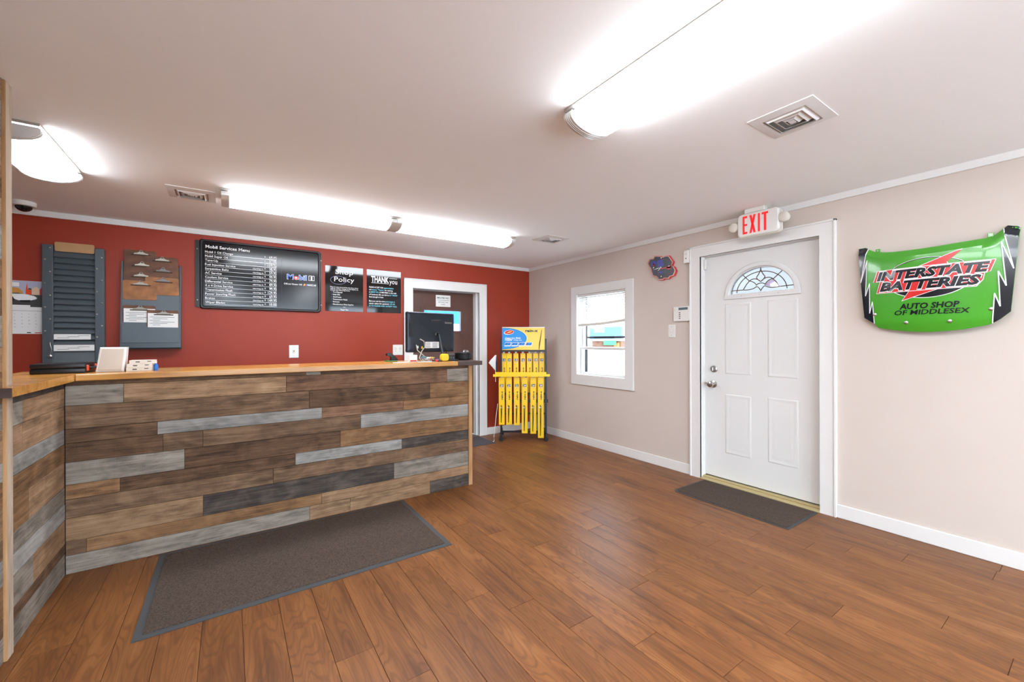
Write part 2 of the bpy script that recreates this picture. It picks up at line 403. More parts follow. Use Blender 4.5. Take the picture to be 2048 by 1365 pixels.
# plank-clad partition that ends the room at the left
PX = -.765
g = G().box((PX-.12, YF, 0), (PX-.018, 2.63, ZC)); wl = struct('wall_left', g, 'beige_wall')
z = 0; hs = [.105, .078, .132, .106, .082, .127, .108, .079, .132, .114, .125, .10, .13, .11, .12, .14, .11, .13, .12, .15, .1, .12, .1]
pal = ['grey', 'dark', 'oak', 'silver', 'brown', 'tan', 'oak', 'silver', 'tan', 'grey', 'oak', 'tan', 'grey', 'brown', 'tan', 'silver', 'tan', 'oak', 'tan', 'grey', 'tan', 'tan', 'oak']
for i, h in enumerate(hs):
    h = min(h, ZC-.002-z)
    if h < .02: break
    ys = [2.570, random.uniform(1.0, 1.9), random.uniform(-.6, .3), YF+.01]
    for a, b in zip(ys, ys[1:]):
        board('plank', a-b-.002, h-.002, .016, 'barn_'+(pal[i] if a > 2.5 else random.choice(['tan', 'oak', 'grey', 'brown', 'silver'])), wl, (PX-.008, (a+b)/2, z+h/2), (PI/2, 0, PI/2))
    z += h
board('corner_board', ZC-.003, .055, .026, 'post_grey', wl, (PX-.003, 2.6045, ZC/2), (PI/2, PI/2, PI/2))
board('edge_batten', ZC-.003, .006, .03, 'post_wood', wl, (PX-.005, 2.5735, ZC/2), (PI/2, PI/2, PI/2))

# ------------------------------------------------------------------ door_1: white entrance door
d1 = sroot('door_1', (XW, 1.77, 0))
def casing(root, plane, a0, a1, top, wdt, t, inner_bead=True):
    for i, poly in enumerate(([(a0-wdt, 0), (a0, 0), (a0, top), (a0-wdt, top+wdt)], [(a1, 0), (a1+wdt, 0), (a1+wdt, top+wdt), (a1, top)], [(a0-wdt, top+wdt), (a0, top), (a1, top), (a1+wdt, top+wdt)])):
        g = G()
        if plane == 'X': g.prism(poly, 'X', XW-t, XW)
        else: g.prism(poly, 'Y', YW-t, YW)
        obj('casing_board', g, 'white_trim', root)
casing(d1, 'X', DY0, DY1, DZ, .092, .02)
for y0, y1, z0, z1 in ((DY0-.105, DY0-.09, 0, DZ+.105), (DY1+.09, DY1+.105, 0, DZ+.105), (DY0-.105, DY1+.105, DZ+.09, DZ+.105)):
    obj('back_band', G().box((XW-.028, y0, z0), (XW, y1, z1), .002), 'white_trim', d1)
for y0, y1, z0, z1 in ((DY0-.02, DY0, 0, DZ+.02), (DY1, DY1+.02, 0, DZ+.02), (DY0, DY1, DZ, DZ+.02)):
    obj('jamb', G().box((XW-.019, y0, z0), (XW+.14, y1, z1)), 'white_trim', d1)
DX = 3.78
# slab with an arched hole for the fanlight
sy0, sy1, sz0, sz1 = DY0+.002, DY1-.002, .03, DZ-.004
fc = 1.75; fy0, fy1, fz0, fz1 = 1.49, 2.008, 1.725, 1.938
arch = ell(fc, fz0, (fy1-fy0)/2, fz1-fz0, 26, 0, PI)          # right to left in y
g = G()
# below, left, right and above the fanlight
g.box((DX, sy0, sz0), (DX+.042, sy1, fz0)); g.box((DX, fy1, fz0), (DX+.042, sy1, sz1)); g.box((DX, sy0, fz0), (DX+.042, fy0, sz1))
ap = [(fy0, fz0+.0)]+[(p[0], p[1]) for p in reversed(arch)]
top = [(fy0, sz1)]+[(p[0], p[1]) for p in reversed(arch)]+[(fy1, sz1)]
g.prism([(fy0, sz1), (fy1, sz1)]+arch, 'X', DX, DX+.042)
slab = obj('door_slab', g, 'white_door', d1)
for (y0, y1, z0, z1) in ((1.825, 2.056, 1.0, 1.643), (1.46, 1.69, .996, 1.648), (1.825, 2.056, .268, .812), (1.46, 1.69, .272, .82)):
    def rl(i, h): return [(DX-h, y0+i, z0+i), (DX-h, y1-i, z0+i), (DX-h, y1-i, z1-i), (DX-h, y0+i, z1-i)]
    g = G().loops([rl(0, 0), rl(.006, .004), rl(.014, .004), rl(.026, .001), rl(.034, .001), rl(.052, .004), rl(.058, .004)]); sub('raised_panel', g, 'white_door', slab)
# fanlight
def ar(s, n=27): return ell(fc, fz0, (fy1-fy0)/2*s, (fz1-fz0)*s, n, 0, PI)
def frame_loop(dep, o): return [(DX-dep, p[0], p[1]) for p in ell(fc, fz0-o*.6, (fy1-fy0)/2+o, fz1-fz0+o*1.6, 27, 0, PI)]
A, Bq, Cq = frame_loop(.004, .052), frame_loop(.016, .04), frame_loop(.016, .012)
Dq = frame_loop(-.01, 0)
fr = obj('fanlight_frame', G().loops([A, Bq, Cq, Dq], cap=False), 'white_door', d1)
pn = [(p[0], p[1]) for p in ar(1.0)]
obj('fanlight_glass', G().prism(pn, 'X', DX+.014, DX+.02), 'fan_glass', d1)
def arcpts(a, b, c, n=9):   # quadratic through control
    return [((1-t)**2*a[0]+2*t*(1-t)*b[0]+t*t*c[0], (1-t)**2*a[1]+2*t*(1-t)*b[1]+t*t*c[1]) for t in [i/(n-1) for i in range(n)]]
def lead(pts, r=.0036): sub('leading', G().tube([(DX+.011, p[0], p[1]) for p in pts], r, 6), 'lead', fr)
lead(ell(fc, fz0, .205, .178, 23, .06, PI-.06))
lead([(fy1-.01, fz0+.033), (1.897, 1.757)]); lead([(1.597, 1.757), (fy0+.01, fz0+.033)])
lead([(1.90, 1.89), (1.845, 1.83)]); lead([(1.582, 1.886), (1.655, 1.822)])
for sgn in (-1, 1):
    q = lambda y, z: (fc+sgn*(y-fc), z)
    lead(arcpts(q(1.75, 1.936), q(1.75, 1.90), q(1.785, 1.855))); lead(arcpts(q(1.785, 1.855), q(1.78, 1.835), q(1.75, 1.815)))
    lead(arcpts(q(1.75, 1.815), q(1.80, 1.865), q(1.845, 1.83))); lead(arcpts(q(1.845, 1.83), q(1.875, 1.80), q(1.897, 1.757)))
    lead(arcpts(q(1.845, 1.83), q(1.80, 1.82), q(1.785, 1.785))); lead(arcpts(q(1.897, 1.757), q(1.82, 1.745), q(1.785, 1.775)))
    lead(arcpts(q(1.785, 1.775), q(1.765, 1.77), q(1.75, 1.735)))
    lead(arcpts(q(1.785, 1.785), q(1.78, 1.80), q(1.75, 1.802)))
pet = arcpts((1.655, 1.822), (1.62, 1.80), (1.60, 1.76))+arcpts((1.60, 1.76), (1.66, 1.75), (1.715, 1.78))+arcpts((1.715, 1.78), (1.70, 1.815), (1.655, 1.822))
sub('petal_pane', G().prism(pet[::1], 'X', DX+.0085, DX+.0105), 'lavender_glass', fr, 'lavender glass petal')
for t in (.25, .8, PI/2, PI-.8, PI-.25): sub('frame_screw', G().cyl((DX-.019, fc+.283*math.cos(t), fz0-.01+.24*math.sin(t)), .005, .004, 'X', 8), 'white_trim', fr)
for y in (1.60, 1.75, 1.90): sub('frame_screw', G().cyl((DX-.019, y, fz0-.022), .004, .004, 'X', 8), 'satin_chrome', fr)
obj('bottom_trim', G().box((DX-.014, fc-.311, fz0-.045), (DX, fc+.311, fz0-.004), .004), 'white_door', d1)
kn = obj('door_knob', G().lathe([(.034, 0), (.034, .006), (.014, .012), (.012, .03), (.026, .042), (.030, .055), (.026, .066), (.012, .072)], (DX, 2.168, .895), '-X'), 'satin_chrome', d1)
obj('deadbolt', G().lathe([(.033, 0), (.033, .01), (.026, .016)], (DX, 2.163, 1.038), '-X').box((DX-.034, 2.157, 1.02), (DX-.014, 2.169, 1.056), .003), 'satin_chrome', d1)
obj('door_latch_chain', G().cyl((DX-.012, 2.20, .90), .004, .045, 'Y', 8), 'brass', d1)
obj('threshold_strip', G().box((XW-.035, DY0, 0), (DX+.02, DY1, .012), .003).box((DX-.045, DY0, .012), (DX+.03, DY1, .022), .003), 'threshold', d1)
obj('door_sweep', G().box((DX+.003, sy0, .023), (DX+.03, sy1, .031)), 'black_plastic', d1)
obj('contact_sensor', G().box((DX-.03, DY1-.02, 1.985), (DX-.002, DY1, 2.08), .003), 'white_plastic', d1)

# ------------------------------------------------------------------ door_2: brown staff door in the red wall
d2 = sroot('door_2', (2.37, YW, 0))
casing(d2, 'Y', BX0, BX1, BZ, .118, .018)
for x0, x1, z0, z1 in ((BX0-.118, BX0-.104, 0, BZ+.118), (BX1+.104, BX1+.118, 0, BZ+.118), (BX0-.118, BX1+.118, BZ+.104, BZ+.118)):
    obj('back_band', G().box((x0, YW-.026, z0), (x1, YW, z1), .002), 'white_trim', d2)
for x0, x1, z0, z1 in ((BX0-.02, BX0, 0, BZ+.02), (BX1, BX1+.02, 0, BZ+.02), (BX0, BX1, BZ, BZ+.02)):
    obj('jamb', G().box((x0, YW-.017, z0), (x1, YW+.19, z1)), 'white_trim', d2)
obj('door_stop', G().box((BX1-.014, 5.04, 0), (BX1, 5.118, BZ)), 'white_trim', d2)
SY = 5.12; wx0, wx1, wz0, wz1 = 2.10, 2.632, 1.446, 1.714
g = G()
for a, b in (((BX0+.004, .01), (BX1-.004, wz0)), ((BX0+.004, wz1), (BX1-.004, BZ-.004)), ((BX0+.004, wz0), (wx0, wz1)), ((wx1, wz0), (BX1-.004, wz1))): g.box((a[0], SY, a[1]), (b[0], SY+.045, b[1]))
obj('door_slab', g, 'brown_door', d2)
g = G()
for a, b in (((wx0-.05, wz0-.04), (wx1+.05, wz0)), ((wx0-.05, wz1), (wx1+.05, wz1+.04)), ((wx0-.05, wz0), (wx0, wz1)), ((wx1, wz0), (wx1+.05, wz1))): g.box((a[0], SY-.008, a[1]), (b[0], SY, b[1]), .002)
obj('window_frame', g, 'brown_door', d2)
obj('window_glass', G().box((wx0, SY+.02, wz0), (wx1, SY+.026, wz1)), 'blue_glass', d2)
obj('door_knob', G().lathe([(.033, 0), (.033, .006), (.014, .012), (.013, .03), (.027, .042), (.029, .055), (.024, .066)], (2.70, SY, 1.155), '-Y'), 'satin_chrome', d2)
sg = thing('notice_sign', 'small white staff-only notice plate on the brown door', 'sign', (2.372, SY-.001, 1.767))
obj('plate', G().box((2.266, SY-.005, 1.767), (2.479, SY-.001, 1.922), .002), 'white_plastic', sg)
pl = backp(SY-.0062)
text(sg, 'EMPLOYEES ONLY', pl, 2.372, 1.874, .022, 'black_ink', .18, .02, align='C')
flat(sg, 'print_rule', rect(2.285, 1.852, 2.46, 1.856), pl, 'ink')
text(sg, 'BEYOND THIS', pl, 2.372, 1.82, .016, 'ink', .14, align='C'); text(sg, 'POINT', pl, 2.372, 1.79, .016, 'ink', .06, align='C')

# ------------------------------------------------------------------ window_1 in the beige wall
wn = sroot('window_1', (XW, 3.55, .75))
o0, o1, oz0, oz1 = 3.042, 4.045, .75, 1.998
for poly in ([(o0, oz0), (WY0, WZ0), (WY0, WZ1), (o0, oz1)], [(o1, oz0), (o1, oz1), (WY1, WZ1), (WY1, WZ0)], [(o0, oz1), (WY0, WZ1), (WY1, WZ1), (o1, oz1)], [(o0, oz0), (o1, oz0), (WY1, WZ0), (WY0, WZ0)]):
    obj('casing_board', G().prism(poly, 'X', XW-.02, XW), 'white_trim', wn)
g = G()
for y0, y1, z0, z1 in ((WY0, WY0+.012, WZ0, WZ1), (WY1-.012, WY1, WZ0, WZ1), (WY0, WY1, WZ1-.012, WZ1), (WY0, WY1, WZ0, WZ0+.012)): g.box((XW-.018, y0, z0), (XW+.14, y1, z1))
obj('window_liner', g, 'white_trim', wn)
def sash(name, x, z0, z1, rail):
    g = G(); a, b = WY0+.02, WY1-.02
    for y0, y1, q0, q1 in ((a, a+rail, z0, z1), (b-rail, b, z0, z1), (a+rail, b-rail, z0, z0+rail), (a+rail, b-rail, z1-rail, z1)): g.box((x, y0, q0), (x+.028, y1, q1), .002)
    s = obj(name, g, 'white_trim', wn); sub('pane', G().box((x+.012, a+rail, z0+rail), (x+.016, b-rail, z1-rail)), 'glass', s); return s
sash('lower_sash', XW+.045, WZ0+.012, 1.225, .03); sash('upper_sash', XW+.08, 1.2, WZ1-.012, .03)
g = G()
for y0, y1, q0, q1 in ((WY0+.02, WY0+.045, WZ0+.02, WZ1-.02), (WY1-.06, WY1-.02, WZ0+.02, WZ1-.02), (WY0+.04, WY1-.04, 1.335, 1.362)): g.box((XW+.118, y0, q0), (XW+.135, y1, q1), .002)
obj('storm_frame', g, 'blue_grey_plastic', wn)
# raised mini blind hanging in the window
bl = thing('window_blind', 'white mini blind lowered over the top of the window', 'blind', (XW+.02, 3.55, 1.5))
obj('head_rail', G().box((XW+.004, WY0+.016, WZ1-.04), (XW+.036, WY1-.016, WZ1-.013), .003), 'white_plastic', bl)
ns = 17; zt, zb0, zb1 = WZ1-.055, 1.508, 1.545
for i in range(ns):
    t = i/(ns-1); za = zt+(zb1+.02-zt)*t; zb = zt+(zb0+.02-zt)*t; ya, yb = WY0+.02, WY1-.02
    g = G(); n = 6; rows = []
    for j in range(n+1):
        f = j/n; zz = za+(zb-za)*f-.010*t*math.sin(PI*f); y = ya+(yb-ya)*f
        rows.append([(XW+.008, y, zz-.009), (XW+.02, y, zz+.002), (XW+.030, y, zz+.009)])
    V = [[g.bm.verts.new(p) for p in r] for r in rows]
    for p, q in zip(V, V[1:]):
        for k in range(2): g.bm.faces.new((p[k], p[k+1], q[k+1], q[k]))
    obj('slat', g, 'white_plastic', bl)
g = G(); L_ = []
for j in range(9):
    f = j/8; zz = zb1+(zb0-zb1)*f-.011*math.sin(PI*f); y = WY0+.02+(WY1-WY0-.04)*f
    L_.append([(XW+.006, y, zz-.016), (XW+.034, y, zz-.016), (XW+.034, y, zz+.012), (XW+.006, y, zz+.012)])
obj('bottom_rail', g.loops(L_), 'cream_plastic', bl)
for y in (WY0+.12, WY1-.12): obj('ladder_cord', G().cyl((XW+.007, y, 1.51), .0012, zt-1.51+.02, 'Z', 6), 'paper', bl)
obj('lift_cord', G().tube([(XW+.004, WY1-.05, 1.88), (XW+.003, WY1-.045, 1.4), (XW+.004, WY1-.05, .95)], .0018, 6), 'paper', bl)

# ------------------------------------------------------------------ outside
g = G().box((-30, -30, -.3), (60, 60, -.1)); gd = struct('ground', g, 'asphalt')
dk = thing('storefront_display', 'pale green and brown storefront display outside the window', 'display', (8.0, 7.6, -.1))
obj('base_wall', G().box((8.0, 5.5, -.1), (8.3, 10.5, 1.06)), 'outside_white', dk)
obj('goods', G().box((8.05, 7.0, 1.06), (8.3, 8.0, 1.3), .01), 'outside_brown', dk)
obj('goods', G().box((8.02, 7.05, 1.06), (8.1, 7.22, 1.26), .02), 'outside_orange', dk)
obj('sign_board', G().box((8.0, 6.95, 1.35), (8.08, 8.05, 1.66), .01), 'outside_pale', dk)
obj('green_sign', G().box((7.96, 7.1, 1.19), (8.0, 7.5, 1.31), .01), 'outside_green', dk)
obj('rail', G().box((8.0, 6.95, 1.3), (8.3, 8.05, 1.35)), 'outside_white', dk)
aw = thing('outdoor_canopy', 'blue canopy panel seen through the staff door window', 'canopy', (4, 9, -.1))
obj('canopy_panel', G().box((2.2, 9, 1.72), (7.5, 9.1, 2.9)), 'outside_blue', aw)
obj('white_panel', G().box((2.2, 9, -.1), (7.5, 9.1, 1.66)), 'outside_white', aw)
obj('stripe', G().box((2.2, 8.98, 1.45), (7.5, 9, 1.5)), 'red', aw); obj('stripe', G().box((2.2, 8.98, 1.1), (7.5, 9, 1.14)), 'outside_pale', aw)

# ------------------------------------------------------------------ service counter
CY = 3.34
sc = thing('service_counter', 'L-shaped service counter clad in reclaimed barn boards', 'counter', (.5, 3.6, 0))
obj('carcass', G().box((PX-.02, CY+.018, .0), (1.80, CY+.07, 1.088)).box((PX-.10, 2.634, 0), (PX-.018, CY+.07, 1.088)), 'walnut', sc)
zr = [0, .105, .183, .315, .421, .503, .630, .738, .817, .949, 1.063, 1.089]
rows = [([.482, .765, 1.421], ['grey', 'tan', 'tan', 'black']), ([-.68, .563], ['brown', 'oak', 'tan']), ([-.142, 1.108], ['tan', 'black', 'grey']), ([.251], ['brown', 'brown']),
        ([-.537, .391, 1.175], ['oak', 'dark', 'silver', 'black']), ([-.236, .696], ['grey', 'dark', 'oak']), ([-.341, -.142, .847], ['dark', 'brown', 'brown', 'silver']),
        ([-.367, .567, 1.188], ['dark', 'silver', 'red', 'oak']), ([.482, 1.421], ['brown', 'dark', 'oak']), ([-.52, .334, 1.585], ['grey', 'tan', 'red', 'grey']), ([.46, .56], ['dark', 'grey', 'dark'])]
xs0, xs1 = PX+.002, 1.792
for (cuts, cols), z0, z1 in zip(rows, zr, zr[1:]):
    xs = [xs0]+cuts+[xs1]
    for a, b, c in zip(xs, xs[1:], cols):
        dy = random.uniform(-.0015, .0015)
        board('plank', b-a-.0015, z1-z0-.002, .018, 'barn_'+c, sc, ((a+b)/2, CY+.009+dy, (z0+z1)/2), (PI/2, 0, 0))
board('end_board', 1.087, .038, .03, 'post_wood', sc, (1.812, CY+.008, .5435), (PI/2, PI/2, 0))
obj('end_panel', G().box((1.80, CY+.024, 0), (1.828, 3.78, 1.088)), 'barn_oak', sc)
zl = [0, .12, .175, .311, .40, .493, .635, .735, .82, .949, 1.05, 1.089]
lc = [['grey'], ['dark'], ['grey', 'tan'], ['silver'], ['grey'], ['oak', 'tan'], ['oak'], ['silver'], ['tan', 'tan'], ['grey', 'tan'], ['black']]  # topmost black plank paints in the shade under the countertop edge
for z0, z1, cols in zip(zl, zl[1:], lc):
    ys = [2.634, CY-.002] if len(cols) == 1 else [2.634, random.uniform(2.75, 3.0), CY-.002]
    for a, b, c in zip(ys, ys[1:], cols):
        board('plank', b-a-.0015, z1-z0-.002, .018, 'barn_'+c, sc, (PX-.009+random.uniform(-.0015, .0015), (a+b)/2, (z0+z1)/2), (PI/2, 0, PI/2))
ct = thing('countertop', 'honey butcher-block countertop with dark walnut ends on the counter', 'countertop', (.5, 3.5, 1.089))
T0, T1 = 1.09, 1.127
obj('main_slab', G().box((-.7145, 3.30, T0), (1.672, 3.80, T1), .003), 'butcher', ct)
obj('return_slab', G().prism([(-.7155, 2.494), (-.7155, 3.30), (-.7155, 3.80), (-1.05, 3.80), (-1.05, 2.636), (PX+.0115, 2.636), (PX+.0115, 2.494)], 'Z', T0, T1), 'butcher', ct)
obj('end_cap', G().box((1.673, 3.30, T0-.001), (1.92, 3.80, T1), .003), 'walnut', ct, 'dark walnut end of the countertop')
obj('end_cap', G().box((PX+.0115, 2.478, T0-.002), (-.716, 2.4935, T1), .002), 'walnut', ct, 'dark walnut end of the countertop')

# ------------------------------------------------------------------ mats
def mat_obj(name, label, x0, y0, x1, y1, carpet, group=None, b=.035, r=0):
    t = thing(name, label, 'mat', ((x0+x1)/2, (y0+y1)/2, 0))
    def poly(i):
        if not r: return rect(x0+i, y0+i, x1-i, y1-i)
        return [(x0+i, y0+i), (x1-i, y0+i), (x1-i, y1-i), (x0+i+r, y1-i), (x0+i, y1-i-r)]
    obj('rubber_border', G().prism(poly(0), 'Z', .0006, .004), 'rubber', t)
    obj('carpet_pile', G().prism(poly(b), 'Z', .004, .009), carpet, t)
mat_obj('floor_mat', 'long brown carpet mat with grey rubber border before the counter', -.357, 2.42, 1.178, 3.322, 'carpet')
mat_obj('door_mat', 'small brown carpet mat in front of the white entrance door', 3.178, 1.29, 3.672, 2.20, 'carpet', b=.018, r=.035)
mat_obj('runner_mat', 'grey mat lying before the brown staff door', 1.95, 4.50, 2.815, 4.955, 'carpet_grey', b=.012)

# ------------------------------------------------------------------ ceiling: fixtures, vents, camera
def prof(wd, dp, n=19):
    """D-shaped wrap lens: narrow at the housing, widest a third of the way down"""
    o = []
    for i in range(n):
        t = -.3+(PI+.6)*i/(n-1); o.append((wd/2*math.cos(t), -.36*dp-(.64*dp*math.sin(t) if t > 0 and t < PI else .62*dp*math.sin(t))))
    return o
def fixture(name, label, axis, c, s0, s1, units, wd=.25, dp=.085, group=None, cap=.05):
    mid = (s0+s1)/2
    root = thing(name, label, 'light', (mid, c, ZC-dp) if axis == 'X' else (c, mid, ZC-dp), group=group)
    def P3(s, a, h): return (s, c+a, ZC+h) if axis == 'X' else (c+a, s, ZC+h)
    def ext(a, b, w_, d_, zoff=0): return G().loops([[P3(a, x, h+zoff) for x, h in prof(w_, d_)], [P3(b, x, h+zoff) for x, h in prof(w_, d_)]])
    hp = [P3(s0, -wd/2+.004, -.014), P3(s0, wd/2-.004, -.014), P3(s0, wd/2-.004, 0), P3(s0, -wd/2+.004, 0)]
    hq = [P3(s1, -wd/2+.004, -.014), P3(s1, wd/2-.004, -.014), P3(s1, wd/2-.004, 0), P3(s1, -wd/2+.004, 0)]
    obj('housing', G().loops([hp, hq]), 'satin_chrome', root)
    ln = (s1-s0)/units
    for u in range(units):
        a, b = s0+u*ln, s0+(u+1)*ln
        obj('diffuser', ext(a+cap, b-cap, wd-.012, dp-.006, -.012), 'lens', root)
        for p, q in ((a, a+cap), (b-cap, b)):
            e = obj('end_cap', ext(p+.001, q-.001, wd, dp, -.006), 'fixture_cap', root)
            for k in range(3):
                r_ = p+cap*(.3+.2*k); sub('rib', ext(r_, r_+.003, wd+.003, dp+.002, -.006), 'fixture_cap', e)
    return root
fixture('strip_light', 'long white strip light on the ceiling over the open floor', 'Y', 1.425, -1.0, 1.46, 2, wd=.27, dp=.09)
fixture('strip_light', 'added strip light out of view behind the camera, brightening the ceiling', 'Y', -.02, -1.65, .78, 2, wd=.27, dp=.09)  # unseen extra lamp, added to brighten the ceiling and left side
fixture('strip_light', 'double strip light on the ceiling behind the counter', 'X', 3.66, -.045, 2.46, 2, wd=.25, dp=.085)
fixture('strip_light', 'short strip light on the ceiling beside the plank-clad post', 'Y', -.90, 3.0, 3.72, 1, wd=.27, dp=.085, cap=.035)
def vent(label, cx, cy, w_, d_):
    t = thing('ceiling_vent', label, 'vent', (cx, cy, ZC-.02), group='square ceiling air vents')
    def lp(i, z): return [(cx-w_/2+i, cy-d_/2+i, z), (cx+w_/2-i, cy-d_/2+i, z), (cx+w_/2-i, cy+d_/2-i, z), (cx-w_/2+i, cy+d_/2-i, z)]
    obj('flange', G().loops([lp(0, ZC), lp(0, ZC-.004), lp(.035, ZC-.012), lp(.045, ZC-.012), lp(.045, ZC)], cap=False), 'vent_metal', t)
    obj('duct', G().loops([lp(.045, ZC-.0005), lp(.045, ZC-.001)]), 'vent_dark', t)
    for i, k in enumerate((.05, .077, .104)):
        obj('louvre', G().loops([lp(k, ZC-.003), lp(k+.016, ZC-.017), lp(k+.018, ZC-.017), lp(k+.004, ZC-.003)], cap=False), 'vent_metal', t)
    obj('centre_plate', G().loops([lp(min(w_, d_)/2-.012, ZC-.017), lp(min(w_, d_)/2-.012, ZC-.003)]), 'vent_metal', t)
vent('white square air vent on the ceiling nearest the long strip light', 2.265, .90, .295, .28)
vent('white square air vent on the ceiling at the left end of the double strip light', -.22, 3.81, .28, .28)
vent('white square air vent on the ceiling near the beige wall and red wall corner', 2.82, 3.40, .30, .27)
cd = thing('dome_camera', 'small white security dome camera on the ceiling by the red wall', 'camera', (-1.30, 4.74, ZC-.07))
obj('base', G().lathe([(.066, 0), (.068, .006), (.066, .034), (.052, .036)], (-1.30, 4.74, ZC), '-Z', 28), 'white_plastic', cd)
obj('dome', G().lathe([(.048, .034)]+[(.047*math.cos(t), .036+.038*math.sin(t)) for t in [PI/2*i/6 for i in range(1, 7)]], (-1.30, 4.74, ZC), '-Z', 24), 'lens_smoke', cd)

# ------------------------------------------------------------------ menu board
mb = thing('menu_board', 'large black service price menu board on the red wall', 'menu board', (.3, YW-.001, 1.626))
MX0, MX1, MZ0, MZ1, MY = -.232, .832, 1.627, 2.298, 4.955
def rr_(x0, z0, x1, z1, r, n=5):
    o = []
    for cx, cz, t in ((x1-r, z1-r, 0), (x0+r, z1-r, PI/2), (x0+r, z0+r, PI), (x1-r, z0+r, 1.5*PI)):
        o += [(cx+r*math.cos(t+PI/2*i/(n-1)), cz+r*math.sin(t+PI/2*i/(n-1))) for i in range(n)]
    return o
fr_ = [[(p[0], y, p[1]) for p in rr_(MX0+i, MZ0+i, MX1-i, MZ1-i, .022)] for i, y in ((0, YW-.001), (0, MY+.012), (.008, MY-.004), (.018, MY-.004), (.026, MY+.004))]
obj('frame', G().loops(fr_, cap=False), 'black_metal', mb)
obj('panel', G().prism(rr_(MX0+.024, MZ0+.024, MX1-.024, MZ1-.024, .01), 'Y', MY+.004, YW-.002), 'menu_black', mb)
for x0, x1 in ((MX0-.034, MX0), (MX1, MX1+.012)): obj('mounting_flange', G().box((x0, YW-.012, MZ0+.016), (x1, YW-.001, MZ1-.016)), 'black_metal', mb)
for x in (MX0-.018, MX1+.007):
    for z in (1.71, 2.20): obj('screw', G().cyl((x, YW-.015, z), .004, .004, 'Y', 8), 'satin_chrome', mb)
pl = backp(MY+.0025)
text(mb, 'Mobil Services Menu', pl, -.186, 2.214, .028, 'white_ink', .36, .02)
items = [('Mobil 1 Oil Change', '69.95', 0), ('Mobil Super Oil', '37.95', 0), ('Tune-Up', '109.95', 0), ('Fuel Injection Service', '98.95', 1), ('Serpentine Belts', '59.95', 1), ('AC Service', '99.95', 1),
         ('Coolant Service', '79.95', 1), ('Differential Service', '89.95', 1), ('4 x 4 Drive Service', '99.95', 1), ('Transmission Flush', '129.95', 1), ('Power Steering Flush', '69.95', 1), ('Brakes', '149.95', 1), ('Wiper Blades', '10.00', 1)]
for i, (n, p, st) in enumerate(items):
    z = 2.168-i*.0405
    text(mb, n, pl, -.19, z, .0195, 'white_ink', None, .012)
    flat(mb, 'rule', rect(-.19, z-.0115, .41, z-.0098), pl, 'satin_chrome')
    text(mb, p, pl, .41, z-.003, .026, 'white_ink', (.078 if len(p) > 5 else .066), .012, align='R')
    text(mb, '$', pl, .302, z+.005, .014, 'white_ink')
    if st: text(mb, 'starting at', pl, .2, z-.001, .014, 'white_ink', .092, .006)
flat(mb, 'divider', rect(.455, 1.74, .457, 2.19), pl, 'blue_grey_plastic')
pb = backp(MY+.0018); pt = backp(MY+.0012)
text(mb, 'Mobil', pb, .505, 1.97, .05, 'white_ink', .19, .05); text(mb, 'Mobil', pt, .508, 1.97, .05, 'logo_blue', .184, .02)
_q = lambda t: max(v[0] for v in glyphs(t, .02, 0)[0])
_x0 = min(v[0] for v in glyphs('Mobil', .02, 0)[0]); _k = .184/(_q('Mobil')-_x0)
_oa, _ob = .508+(_q('M')-_x0)*_k+.003, .508+(_q('Mo')-_x0)*_k; _oc, _or = (_oa+_ob)/2, (_ob-_oa)/2
flat(mb, 'logo_ring', ell(_oc, 1.988, _or+.001, .0195), backp(MY+.0006), 'hood_red'); flat(mb, 'logo_centre', ell(_oc, 1.988, _or*.5, .0095), backp(MY+.0001), 'white_ink')
flat(mb, 'logo_box', rect(.713, 1.968, .77, 2.022), pb, 'white_ink'); flat(mb, 'logo_box_fill', rect(.718, 1.973, .765, 2.017), pt, 'menu_black')
text(mb, '1', backp(MY+.0008), .742, 1.976, .036, 'white_ink', .016, .04, align='C')
text(mb, 'Official Motor Oil', pl, .477, 1.911, .0165, 'white_ink', .17, .01)
for k, c in enumerate(('yellow', 'red', 'logo_blue')): flat(mb, 'stripe', [(.661+k*.012, 1.909), (.671+k*.012, 1.909), (.68+k*.012, 1.93), (.67+k*.012, 1.93)], pl, c)
text(mb, 'NASCAR', pl, .70, 1.911, .018, 'white_ink', .088, .02, .3)

# ------------------------------------------------------------------ posters
p1 = thing('policy_poster', 'glossy black shop policy poster between menu board and thank-you poster', 'poster', (1.088, YW, 1.65))
obj('sheet', G().box((.884, YW-.005, 1.65), (1.293, YW-.001, 2.157)), 'black_gloss', p1)
pl = backp(YW-.0062)
mat('violet_ink', (60, 56, 96), .3)
flat(p1, 'swash', ell(1.02, 2.0, .085, .05)+[], pl, 'violet_ink'); flat(p1, 'swash', ell(1.02, 2.0, .078, .043), backp(YW-.0066), 'black_gloss')
pq = backp(YW-.0072)
text(p1, 'Shop', pq, 1.085, 2.068, .055, 'white_ink', .19, align='C'); text(p1, 'Policy', pq, 1.085, 1.985, .052, 'white_ink', .215, align='C')
for i, s in enumerate(('Due to costs incurred by our shop, there', 'will be a minor charge on all repairs, to', 'include the following items:')): text(p1, s, pq, .936, 1.916-i*.0175, .0115, 'white_ink', (.30, .30, .21)[i], .01)
for i, s in enumerate(('Tire Disposal', 'Used Oils', 'Anti-Freeze', 'Transmission Fluids', 'Solvents', 'Miscellaneous Shop Supplies')):
    text(p1, s, pq, .962, 1.857-i*.0272, .0145, 'white_ink', (.1, .075, .09, .155, .07, .222)[i], .012); flat(p1, 'bullet', ell(.948, 1.864-i*.0272, .005, .005, 10), pq, 'violet_ink')
text(p1, '***', pq, 1.083, 1.688, .014, 'white_ink', align='C'); text(p1, 'Thank You', pq, 1.083, 1.66, .0165, 'white_ink', .087, .012, align='C')
